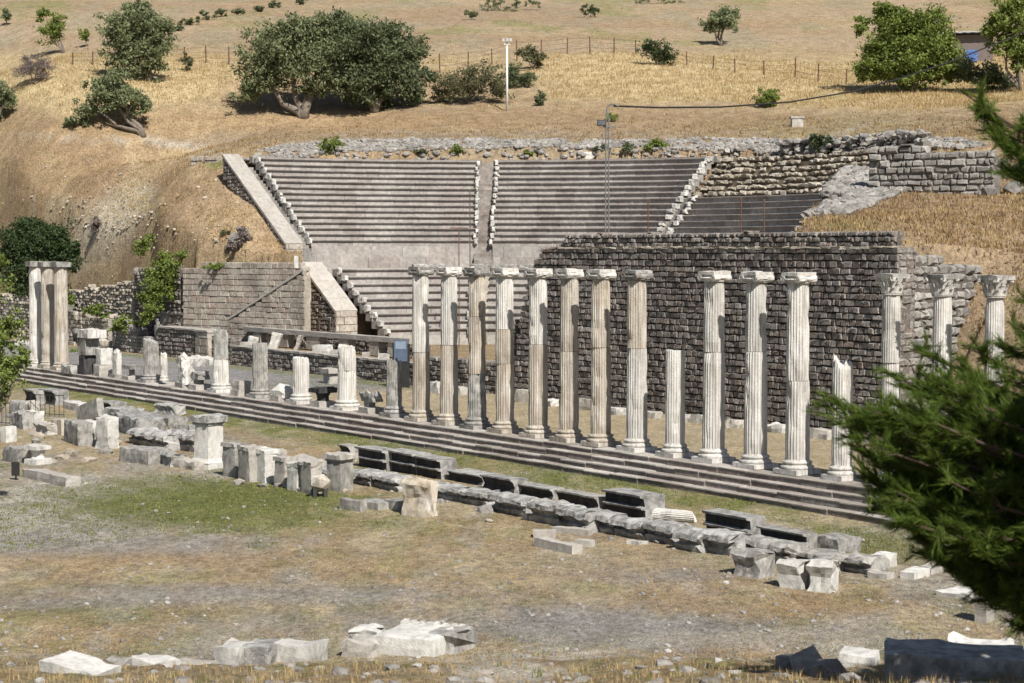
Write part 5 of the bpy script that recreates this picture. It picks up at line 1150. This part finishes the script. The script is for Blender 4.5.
plant('olive_tree', 'densest darkest olive tree, reaching the ground right of the spreading one', 'tree', (375, 112), [(365, 55, 36, 36), (395, 70, 32, 32), (345, 40, 24, 24), (385, 35, 26, 16), (415, 85, 18, 20), (370, 92, 34, 18), (410, 50, 16, 18), (340, 20, 14, 12), (430, 75, 9, 10), (348, 78, 16, 24)], 15000, .5, 'dkolive', 5, group=OG)
plant('olive_tree', 'olive crown cut by the left edge of the picture', 'tree', (-12, 135), [(-6, 92, 22, 16), (6, 98, 13, 10), (-15, 108, 22, 14)], 2600, .45, 'olive', 3, group=OG)
SG = 'far small trees and shrubs on the hill'
for a in (('small round tree at the far upper left with a thin trunk', (64, 53), [(52, 32, 13, 13), (44, 15, 10, 7), (58, 22, 8, 8)], 1400, 'green', 1.5), ('tiny round tree at the top left corner', (6, 26), [(5, 14, 6, 5)], 300, 'dkolive', 1), ('small upright shrub right of the far small tree', (86, 47), [(84, 34, 6, 8)], 350, 'green', .8),
          ('solitary round tree with a shadow at the far upper right', (721, 46), [(720, 20, 19, 12), (713, 26, 13, 8), (728, 14, 12, 8)], 2400, 'olive', 2), ('airy little tree right of the pale lamp post', (534, 70), [(533, 56, 14, 11), (524, 52, 8, 7), (541, 60, 8, 6)], 700, 'dryleaf', 1)):
    plant('small_tree', a[0], 'tree', a[1], a[2], a[3], .45, a[4], a[5], group=SG)
plant('bare_bush', 'grey leafless bush on the golden slope at the far left', 'bush', (36, 85), [(34, 70, 20, 12), (28, 62, 12, 10), (45, 66, 10, 10)], 1500, .6, 'twig', .8, aspect=.1)
for a in (('low dark shrub at the top left of the fence gap', (472, 20), [(471, 15, 11, 4)], 260, 'dkolive'), ('dark shrub patch at the top centre', (500, 11), [(495, 4, 18, 7), (515, 5, 12, 5), (533, 3, 10, 5)], 700, 'dkolive'), ('round dark bush at the top right of centre', (591, 17), [(591, 10, 13, 6)], 400, 'dkgreen'), ('dark bush cut by the top edge right of centre', (645, 4), [(650, -1, 18, 5), (670, 2, 14, 4)], 400, 'dkolive'),
          ('tiny round bush beside the solitary far tree', (735, 33), [(735, 29, 4, 3)], 120, 'olive'), ('wide dark bush beside the hill fence', (660, 65), [(655, 50, 16, 11), (667, 57, 14, 9), (647, 45, 8, 6)], 1300, 'dkgreen'), ('wide olive coloured thicket below the pale lamp post', (470, 104), [(460, 85, 26, 17), (480, 80, 24, 18), (440, 92, 14, 10), (500, 92, 14, 9)], 3400, 'dryleaf'),
          ('green thicket right behind the pale lamp post', (524, 88), [(522, 78, 17, 11), (510, 73, 12, 10)], 1200, 'dkolive'), ('little conical shrub below the airy tree', (540, 106), [(540, 98, 5, 7)], 260, 'dkolive'), ('round shrub standing alone in the golden grass', (766, 108), [(766, 96, 11, 10), (772, 99, 7, 7)], 700, 'green'), ('tiny bright green bush on the crest near the floodlight pole', (612, 122), [(612, 117, 6, 4)], 150, 'green'),
          ('pale green shrub left of the rough hill fence', (188, 72), [(188, 61, 6, 9)], 300, 'dryleaf'), ('flat green shrub on the rubble band at the left', (330, 156), [(328, 146, 11, 9), (338, 142, 7, 5)], 420, 'green'), ('weedy shrub on the rubble above the left seats', (418, 157), [(418, 152, 9, 5)], 200, 'dryleaf'), ('weedy shrub on the rubble left of the theatre stairway', (458, 156), [(458, 150, 7, 5)], 220, 'green'), ('small weed clump on the rubble right of the theatre stairway', (528, 156), [(528, 153, 7, 3)], 160, 'green'),
          ('shrub on the rubble left of the floodlight pole', (600, 153), [(600, 149, 6, 4)], 160, 'dkolive'), ('largest shrub on the rubble right of the floodlight pole', (656, 152), [(656, 145, 10, 6)], 330, 'green'), ('shrub on the rubble halfway to the floodlight pole', (628, 152), [(627, 147, 6, 5)], 200, 'dkolive'), ('dark rounded bush behind the rubble heap at the right', (828, 156), [(828, 145, 15, 9), (818, 140, 9, 6)], 650, 'dkgreen'),
          ('round olive bush below the ruined outer wall', (948, 215), [(946, 198, 20, 14), (938, 202, 13, 10), (955, 204, 14, 12)], 2000, 'dryleaf'), ('bush growing by the rubble core behind the slender columns', (962, 336), [(962, 320, 15, 14), (972, 328, 10, 10), (955, 332, 9, 8)], 1100, 'dkolive'), ('dark scrub at the right edge beside the outer wall', (1012, 196), [(1010, 180, 16, 14), (1022, 170, 12, 14)], 900, 'dkolive'), ('weeds at the right foot of the outer wall', (1005, 172), [(1005, 166, 10, 8)], 300, 'dkolive'),
          ('grey dry bush on the pale rock slope at the left', (99, 232), [(99, 225, 8, 7)], 280, 'twig'), ('grey thorn bush on the slope beside the parapet', (236, 258), [(235, 246, 10, 12), (242, 236, 8, 9)], 700, 'twig'), ('dark weed on the slope beside the grey thorn bush', (226, 236), [(225, 233, 4, 3)], 90, 'dryleaf')):
    plant('shrub', a[0], 'shrub', a[1], a[2], int(a[3]*1.3), .34, a[4], .5, group=SG)
plant('fig_tree', 'large bright green bushy tree at the upper right', 'tree', (912, 92), [(905, 45, 34, 30), (880, 55, 24, 24), (935, 50, 28, 28), (900, 20, 28, 14), (925, 25, 24, 18), (870, 70, 16, 14), (950, 70, 20, 14), (905, 75, 36, 14), (862, 25, 8, 12), (885, 10, 14, 9)], 16000, .5, 'green', 2.5)
plant('roadside_tree', 'loose green tree at the top right corner beside the shed', 'tree', (1020, 92), [(1005, 20, 22, 16), (1020, 40, 18, 16), (1000, 45, 16, 10), (1015, 5, 20, 10), (1022, 60, 14, 12), (990, 30, 9, 12)], 4200, .5, 'green', 2)
plant('scrub', 'low green scrub under the loose tree at the upper right', 'shrub', (985, 92), [(985, 75, 24, 12), (965, 70, 12, 14), (1005, 82, 20, 9)], 2400, .45, 'dkolive')
for i, (x, y) in enumerate(((188, 22), (204, 17), (222, 14), (240, 12), (258, 9), (276, 5), (300, 2), (178, 28))):
    plant('hedge_shrub', 'green shrub in the line of growth crossing the far hill', 'shrub', (x, y+3), [(x, y-1, 9, 4)], 200, .5, 'dkolive', group='shrubs in a line on the far hill')
plant('dark_tree', 'dense dark tree behind the three joined corner columns', 'tree', (38, 305), [(38, 243, 34, 26), (16, 252, 22, 26), (62, 256, 24, 18), (35, 278, 34, 24), (55, 235, 18, 14), (74, 250, 11, 9), (30, 225, 16, 12)], 12000, .38, 'dkgreen', 3, Y=126.0, y0=0)
for a in (('long ivy curtain hanging over the dark rubble wall', (160, 322), [(160, 275, 18, 16), (152, 295, 14, 18), (170, 262, 14, 10), (148, 312, 9, 16), (166, 292, 10, 12), (182, 255, 9, 7)], 4200, 'green'), ('ivy clump higher on the slope', (142, 252), [(142, 246, 10, 9), (150, 240, 7, 6)], 600, 'green'), ('green weeds along the top of the retaining wall', (225, 270), [(215, 267, 16, 4), (240, 265, 18, 3.5), (255, 265, 12, 3)], 900, 'green'), ('yellow green weeds on the pale wall behind the corner columns', (96, 315), [(95, 310, 13, 6), (108, 316, 7, 4)], 650, 'green'), ('weeds beside the ruined gable', (126, 330), [(125, 322, 11, 8), (115, 328, 5, 8)], 600, 'green'), ('green tuft on the wall face left of the ruined gable', (70, 305), [(70, 298, 6, 7)], 260, 'green'), ('weeds at the foot of the ruined gable', (85, 358), [(82, 352, 12, 4)], 260, 'green')):
    D_ = 121.5 if 'ivy' in a[0] else None
    plant('climbing_plant', a[0], 'plant', a[1], a[2], a[3], .30, a[4], None, Y={'long': 118.2, 'ivy ': 121, 'gree': 115.5, 'yell': 125.0, 'weed': 121}.get(a[0][:4], 122), y0=0)
# near tree at the left edge
g = at_y(-34, 430, 52); root = empty('leafy_tree', (g.x, g.y, H(g.x, g.y)), 0, 'bright green leafy tree reaching in from the left edge', 'tree')
bl = [pxblob(root, 52, *b) for b in ((0, 340, 22, 26), (8, 375, 22, 22), (-30, 350, 40, 40), (22, 360, 12, 16), (-10, 395, 26, 16), (-4, 262, 12, 24), (-30, 290, 34, 34), (12, 318, 12, 12), (-50, 330, 50, 60))]
leafmesh(bl, 8000, .17, M['green'], 'crown', root, aspect=.6)
mb = MB()
for c, r in bl[:6]: c = Vector(c); mb.tube([(0, 0, -.2), (0, 0, c.z*.4), c*.7+Vector((0, 0, .1)), c], [.16, .13, .07, .02], 7)
part('trunk', mb, 'bark', root, True)

# ------------------------------------------------------------------ pine in the foreground right
random.seed(5)
pr = Vector((6.6, 16.2, H(6.6, 16.2))); pine = empty('pine_tree', pr, 0, 'dark pine with long needles leaning in from the right edge', 'pine tree')
TF = []
def tuft(p, d, n=46, ln=.125, along=.26, w=.0032):
    TF.append((tuple(p), tuple(d.normalized()), n, ln, along, w))
def needles(parent):
    rep = np.array([t[2] for t in TF]); P = np.repeat(np.array([t[0] for t in TF]), rep, 0); D = np.repeat(np.array([t[1] for t in TF]), rep, 0)
    ln = np.repeat(np.array([t[3] for t in TF]), rep); al = np.repeat(np.array([t[4] for t in TF]), rep); w = np.repeat(np.array([t[5] for t in TF]), rep); n = len(P)
    un = lambda v: v/np.maximum(np.linalg.norm(v, axis=1, keepdims=True), 1e-9)
    rv = np.random.normal(size=(n, 3)); r = un(rv-(rv*D).sum(1, keepdims=True)*D); q = np.random.rand(n); th_ = np.random.uniform(.30, .75, n)-.22*q
    u = un(D*np.cos(th_)[:, None]+r*np.sin(th_)[:, None]+np.array((0, 0, .10))); l = ln*np.random.uniform(.7, 1.2, n); b0 = P-D*(al*(1-q))[:, None]
    sd_ = un(np.cross(u, np.random.normal(size=(n, 3))))*w[:, None]; V = np.stack([b0-sd_, b0+sd_, b0+u*l[:, None]], 1).reshape(-1, 3)-np.array(tuple(parent.location))
    me = bpy.data.meshes.new('needles'); me.vertices.add(n*3); me.vertices.foreach_set('co', V.astype(np.float32).ravel()); me.loops.add(n*3); me.loops.foreach_set('vertex_index', np.arange(n*3, dtype=np.int32))
    me.polygons.add(n); me.polygons.foreach_set('loop_start', np.arange(0, n*3, 3, dtype=np.int32)); me.polygons.foreach_set('loop_total', np.full(n, 3, np.int32)); me.update(calc_edges=True)
    me.materials.append(M['pine']); o = bpy.data.objects.new('needles', me); COL.objects.link(o); o.parent = parent; TF.clear(); print('needles', n)
wood = MB()
def limb(pts, r0, r1, n=8):
    wood.tube([Vector(p)-pr for p in pts], [r0+(r1-r0)*i/(len(pts)-1) for i in range(len(pts))], n)
top = Vector((6.9, 15.6, 8.6))
limb([pr, pr+Vector((.05, -.1, 2)), pr+Vector((.1, -.2, 4)), pr+Vector((.2, -.4, 5.6)), top], .22, .04)
def branch(tip, start, nsub, sub_len, tn=58, sag=.25, w=.0034):
    """limb from the trunk to a tip with side twigs that carry needle tufts"""
    tip = Vector(tip); start = Vector(start); d = tip-start; pts = []
    for i in range(7): f = i/6; pts.append(start+d*f+Vector((random.uniform(-.06, .06), random.uniform(-.06, .06), -sag*math.sin(f*3.1416)+random.uniform(-.05, .05)))*(1 if 0 < i < 6 else 0))
    limb(pts, .04, .008, 6)
    for k in range(nsub):
        f = random.uniform(.3, 1.0)**.8; i = min(5, int(f*6)); b0 = pts[i].lerp(pts[i+1], f*6-i); dd = (d.normalized()*random.uniform(.5, 1.1)+Vector((random.gauss(0, .45), random.gauss(0, .45), random.gauss(.35, .4)))).normalized(); l = sub_len*random.uniform(.5, 1.1)*(1.2-f*.5); e = b0+dd*l
        wood.tube([b0-pr, b0+dd*l*.5+Vector((0, 0, -.02))-pr, e-pr], [.012, .008, .005], 4, cap=False)
        tuft(e, dd+Vector((0, 0, .25)), tn, w=w)
        for q in range(random.choice((2, 3, 4))): g_ = random.uniform(.2, .9); d2 = (dd+Vector((random.gauss(0, .6), random.gauss(0, .6), random.gauss(.1, .5)))).normalized(); m_ = b0+dd*l*g_+d2*.12; tuft(m_, d2, int(tn*.8), w=w)
    tuft(tip, d, tn, w=w)
trk = lambda z: Vector((6.7, 16.0, z))
random.seed(11)
for (px, py, Y, zs, ns, sl) in ((812, 412, 17.0, 4.2, 16, .34), (838, 405, 16.6, 4.4, 16, .34), (858, 450, 17.4, 4.0, 24, .36), (893, 375, 16.8, 4.9, 22, .34), (912, 350, 17.2, 5.1, 14, .26), (880, 420, 16.2, 4.6, 26, .38), (860, 478, 16.4, 3.9, 26, .36), (893, 500, 17.0, 3.7, 28, .4), (915, 535, 16.4, 3.5, 26, .36), (940, 562, 16.8, 3.3, 26, .36), (968, 585, 16.2, 3.2, 26, .34), (1000, 592, 16.7, 3.1, 24, .34), (1020, 618, 16.4, 2.9, 22, .3),
                                (962, 345, 16.6, 5.2, 10, .2), (945, 385, 17.3, 5.0, 22, .34), (1018, 300, 16.2, 5.7, 10, .22), (975, 380, 16.4, 5.3, 12, .26), (930, 430, 16.5, 4.6, 34, .42), (960, 470, 16.6, 4.3, 36, .42), (985, 510, 16.4, 4.0, 36, .42), (930, 480, 17.2, 4.1, 32, .42), (1000, 430, 16.8, 4.6, 36, .42), (1020, 380, 16.4, 5.1, 30, .4), (1010, 470, 16.2, 4.4, 36, .42), (1020, 540, 16.4, 3.8, 32, .4), (960, 530, 17.0, 3.7, 32, .4), (1024, 335, 17, 5.4, 22, .36), (1045, 440, 15.8, 4.7, 30, .4), (1060, 520, 15.8, 4.0, 30, .4),
                                (962, 92, 16.5, 7.0, 12, .20), (978, 112, 16.6, 7.0, 14, .2), (985, 125, 16.6, 7.0, 18, .22), (1000, 142, 16.4, 6.9, 18, .22), (1010, 150, 16.8, 6.8, 20, .24), (1012, 172, 16.5, 6.7, 16, .22), (1020, 330, 16.6, 5.4, 14, .2), (1000, 345, 16.8, 5.4, 10, .18), (1022, 120, 16.4, 7.1, 12, .24), (1035, 180, 16.4, 6.6, 14, .26)):
    branch(at_y(px, py, Y), trk(zs), ns, sl)
# the part of the crown outside the frame, which shades the rest
random.seed(12)
def inpoly2(x, y, P):
    r = False
    for i in range(len(P)):
        (x0, y0), (x1, y1) = P[i], P[i-1]
        if (y0 > y) != (y1 > y) and x < (x1-x0)*(y-y0)/(y1-y0)+x0: r = not r
    return r
mass = [(835, 428), (880, 400), (905, 368), (945, 375), (965, 400), (1000, 405), (1024, 370), (1060, 330), (1100, 420), (1080, 640), (1020, 625), (985, 592), (940, 570), (905, 535), (870, 495), (850, 465)]
n_ = 0
while n_ < 120:
    x, y = random.uniform(840, 1100), random.uniform(300, 640)
    if inpoly2(x, y, mass): n_ += 1; branch(at_y(x, y, random.uniform(15.6, 18.2)), trk(4.6+(430-y)*.006), 18, .34, 52)
low = [(870, 450), (920, 420), (1000, 410), (1090, 430), (1080, 640), (1020, 628), (985, 596), (940, 572), (905, 536), (880, 500)]; n_ = 0
while n_ < 80:
    x, y = random.uniform(860, 1090), random.uniform(400, 645)
    if inpoly2(x, y, low): n_ += 1; branch(at_y(x, y, random.uniform(15.9, 18.4)), trk(4.4+(430-y)*.006), 18, .32, 48)
random.seed(13)
for i in range(95):
    y = random.uniform(11.6, 15.4); z = random.uniform(4.2, 7.1+(15-y)*.66); tip = Vector((random.uniform(4.7, 8.4), y, z))
    if proj(tip)[0] < 1075 and proj(tip)[1] > -40: continue
    branch(tip, trk(min(7.6, z-.2)), 26, .45, 22, w=.03)
needles(pine)
part('trunk', wood, 'pinebark', pine)
pr = Vector((9.4, 21.0, H(9.4, 21.0))); shade_pine = empty('pine_tree', pr, 0, 'unseen pine added beyond the right edge to shade the dark block below', 'pine tree')  # unseen tree added to cast shade over the lower right
wood = MB(); limb([pr, pr+Vector((.1, 0, 3)), pr+Vector((-.1, .1, 6)), pr+Vector((0, 0, 9))], .24, .05); random.seed(17)
for i in range(170):
    z = random.uniform(3.0, 9.6); a = random.uniform(0, 6.283); r = random.uniform(.8, 4.2)*(1.25-.075*z); tip = Vector((pr.x+math.cos(a)*r, pr.y+math.sin(a)*r, pr.z+z))
    if proj(tip)[0] < 1035: continue
    branch(tip, pr+Vector((0, 0, z-.3)), 22, .55, 24, w=.04)
for i in range(46):
    tip = Vector((random.uniform(6.5, 9.0), random.uniform(20.0, 22.8), random.uniform(6.4, 9.0)))
    if proj(tip)[0] > 1040: branch(tip, Vector((pr.x, pr.y, min(8.6, tip.z))), 22, .5, 24, w=.04)
needles(shade_pine)
part('trunk', wood, 'pinebark', shade_pine)
# ------------------------------------------------------------------ poles, cable, fence, shed
g = at_g(507, 111, 120); k = g.y/F; root = empty('lamp_post', g, 0, 'tall pale lamp post standing on the crest above the left seats', 'lamp post')
mb = MB(); mb.tube([(0, 0, -.3), (0, 0, 64*k)], [.10, .08], 10); part('post', mb, 'lamppaint', root, True)
mb = MB(); mb.box((0, 0, 66*k), X_*.24, Y_*.08, Z_*.04); mb.tube([(0, 0, 63*k), (0, 0, 69*k)], [.06, .06], 8); part('bracket', mb, 'lamppaint', root)
for sx in (-.28, .02, .3): mb = MB(); mb.box((sx, -.15, 70*k), X_*.10, Y_*.10, Z_*.12, 0, .01); part('lamp_head', mb, 'galv', root)
b0 = at_y(607, 240, 84.0); top_ = at_y(607, 107, 84.0); root = empty('floodlight_pole', (b0.x, b0.y, 6.0), 0, 'grey lattice floodlight pole with a curved top rising behind the dark wall', 'floodlight pole'); hz = top_.z-6.0
for sx in (-.085, .085): mb = MB(); mb.tube([(sx, 0, 0), (sx*.7, 0, hz-.3)], [.038, .03], 6); part('rail', mb, 'darksteel', root)
n_ = 16
for i in range(n_): mb = MB(); z = hz*.97*i/n_; mb.tube([(-.08, 0, z), (.08, 0, z+.18)], [.014, .014], 4); part('rung', mb, 'darksteel', root)
mb = MB(); mb.tube([(-.03, 0, hz-.35), (-.02, 0, hz-.05), (.1, 0, hz+.10), (.32, 0, hz+.13), (.5, 0, hz+.02)], [.035]*5, 6); part('curved_arm', mb, 'darksteel', root)
mb = MB(); mb.box((-.26, -.1, hz-.72), X_*.2, Y_*.10, Z_*.13, 0); mb.box((-.26, -.205, hz-.72), X_*.17, Y_*.006, Z_*.10, 1); part('floodlight', mb, [M['iron'], M['glass']], root)
mb = MB(); mb.box((.1, 0, hz-.88), X_*.28, Y_*.05, Z_*.035); part('crossbar', mb, 'darksteel', root)
mb = MB(); P = [at_y(x, y, Y) for x, y, Y in ((614, 106, 84.0), (660, 107.5, 88), (720, 107, 93), (790, 102, 99), (850, 92, 105), (905, 77, 110), (955, 60, 115), (1010, 38, 121), (1040, 25, 124))]; mb.tube(P, [.045]*len(P), 5); tag(mb.build('cable', M['cable']), 'black cable sagging from the floodlight pole to the upper right', 'cable')
for px, yt, yb, Y, lb in ((470, 190, 258, 108, 'thin rusty post in front of the left seats beside the stairway'), (648, 200, 236, 86, 'thin rusty post right of the floodlight pole'), (741, 198, 236, 82, 'thin rusty post before the dark seats, left of two'), (764, 200, 236, 81.5, 'thin rusty post before the dark seats, right of two'), (459, 228, 246, 107, 'short thin post with a crossbar in front of the left seats')):
    a, b_ = at_y(px, yb, Y), at_y(px, yt, Y); a.z = min(a.z, H(a.x, a.y)); root = empty('thin_post', a, 0, lb, 'post', 'thin metal posts in the theatre'); h = b_.z-a.z
    mb = MB(); mb.tube([(0, 0, 0), (0, 0, h)], [.035, .03], 6); part('shaft', mb, 'rust', root); mb = MB(); mb.box((0, 0, h), X_*(.06 if 'short' not in lb else .5), Y_*.03, Z_*.03); part('top_plate', mb, 'rust', root)
def fence(label, posts, wire=True):
    P = [at_g(x, y+h, 120) for x, y, h in posts]; root = empty('hill_fence', P[0], 0, label, 'fence')
    tops = []
    for q, (x, y, h) in zip(P, posts):
        hh = h*q.y/F; mb = MB(); l = random.uniform(-.06, .06); mb.tube([q-root.location-Vector((0, 0, .2)), q-root.location+Vector((l, 0, hh))], [.07, .06], 6); part('post', mb, 'rust', root); tops.append((q-root.location, hh))
    if wire:
        mb = MB()
        for f in (.35, .65, .92):
            for (a, ha), (b_, hb) in zip(tops, tops[1:]): mb.tube([a+Vector((0, 0, ha*f)), (a+b_)/2+Vector((0, 0, (ha+hb)/2*f-.05)), b_+Vector((0, 0, hb*f))], [.012]*3, 3, cap=False)
        part('wire', mb, 'iron', root)
fence('wire fence on dark posts crossing the golden hill behind the lamp post', [(440, 54, 19), (468, 52, 15), (492, 49, 15), (517, 41, 20), (541, 40, 17), (567, 38, 16), (590, 37, 17), (614, 38, 16), (636, 40, 14), (660, 45, 14), (687, 52, 13), (713, 56, 13), (735, 59, 14), (764, 61, 14), (795, 58, 20), (818, 64, 18), (846, 69, 15)])
fence('wire fence on thin posts behind the bushy olive tree', [(73, 53, 12), (93, 52, 13), (125, 54, 12), (160, 54, 12), (185, 47, 17), (206, 46, 17), (229, 47, 18), (252, 49, 16)])
g = at_g(966, 62, 130); root = empty('shed', g, -.25, 'low shed with a pale sheet roof among trees at the upper right', 'shed'); k = g.y/F
mb = MB(); mb.box((0, 1.5, 1.2), X_*2.4, Y_*1.4, Z_*1.25); part('wall', mb, 'shedwall', root); mb = MB()
for i in range(16): mb.box((-2.7+.36*i, 1.3, 2.66+.03*(i % 2)), X_*.18, Y_*1.9, Z_*.03)
part('roof', mb, 'roof', root); mb = MB(); rough(mb, (.5, -.3, .5), X_*.5, Y_*.4, Z_*.5, amp=.1, seed=3); part('tarpaulin', mb, 'bluetarp', root)
mb = MB(); rough(mb, (0, 0, .3), X_*.42, Y_*.35, Z_*.32, amp=.03, seed=3); rough(mb, (0, 0, .66), X_*.5, Y_*.42, Z_*.06, amp=.02, seed=4); o = mb.build('stone_box', M['paleslab']); o.location = at_g(797, 127, 110); tag(o, 'squat grey stone box on the crest above the ruined rows', 'stone box')
mb = MB(); rough(mb, (0, 0, .25), X_*.38, Y_*.3, Z_*.3, amp=.06, seed=8); o = mb.build('white_stone', M['white']); o.location = TC+rad(39)*(RU1+.9)+Vector((0, 0, ZTOP+.1)); tag(o, 'white stone on the rim of the theatre right of the stairway', 'stone')
for x, y, r, lb in ((243, 236, .5, 'grey boulder beside the thorn bush on the slope'), (236, 243, .55, 'paler boulder just below the other one on the slope'), (990, 196, .5, 'brownish boulder at the right end of the outer wall'), (1012, 194, .6, 'long grey boulder at the right edge')):
    mb = MB(); mb.rock((0, 0, r*.4), r*.85, 0, .3); o = mb.build('boulder', M['greyrub']); o.location = at_g(x, y, 70); tag(o, lb, 'boulder')
# ------------------------------------------------------------------ camera, light, world
cam = bpy.data.cameras.new('camera'); co_ = bpy.data.objects.new('camera', cam); COL.objects.link(co_)
cam.sensor_width = 36; cam.lens = F*36/1024; cam.clip_end = 3000; cam.clip_start = .1
co_.location = (0, 0, E); co_.rotation_euler = (math.pi/2-PITCH, 0, 0); SC.camera = co_
cam.dof.use_dof = True; cam.dof.focus_distance = 85; cam.dof.aperture_fstop = 3.5
AZ, EL = math.radians(24), math.radians(46)
sd = Vector((math.sin(AZ)*math.cos(EL), -math.cos(AZ)*math.cos(EL), math.sin(EL)))
sl = bpy.data.lights.new('sun', 'SUN'); sl.energy = 5.0; sl.angle = math.radians(.5); sl.color = (1, .955, .88)
so = bpy.data.objects.new('sun', sl); COL.objects.link(so); so.rotation_euler = sd.to_track_quat('Z', 'Y').to_euler()
w = bpy.data.worlds.new('World'); SC.world = w; w.use_nodes = True; nt = w.node_tree
sky = nt.nodes.new('ShaderNodeTexSky'); sky.sky_type = 'NISHITA'; sky.sun_disc = False; sky.sun_elevation = EL; sky.sun_rotation = math.pi-AZ
nt.links.new(sky.outputs[0], nt.nodes['Background'].inputs[0]); nt.nodes['Background'].inputs[1].default_value = .058
SC.view_settings.view_transform = 'Standard'; SC.view_settings.look = 'None'; SC.view_settings.gamma = 1; SC.view_settings.exposure = .55
SC.view_settings.use_curve_mapping = False
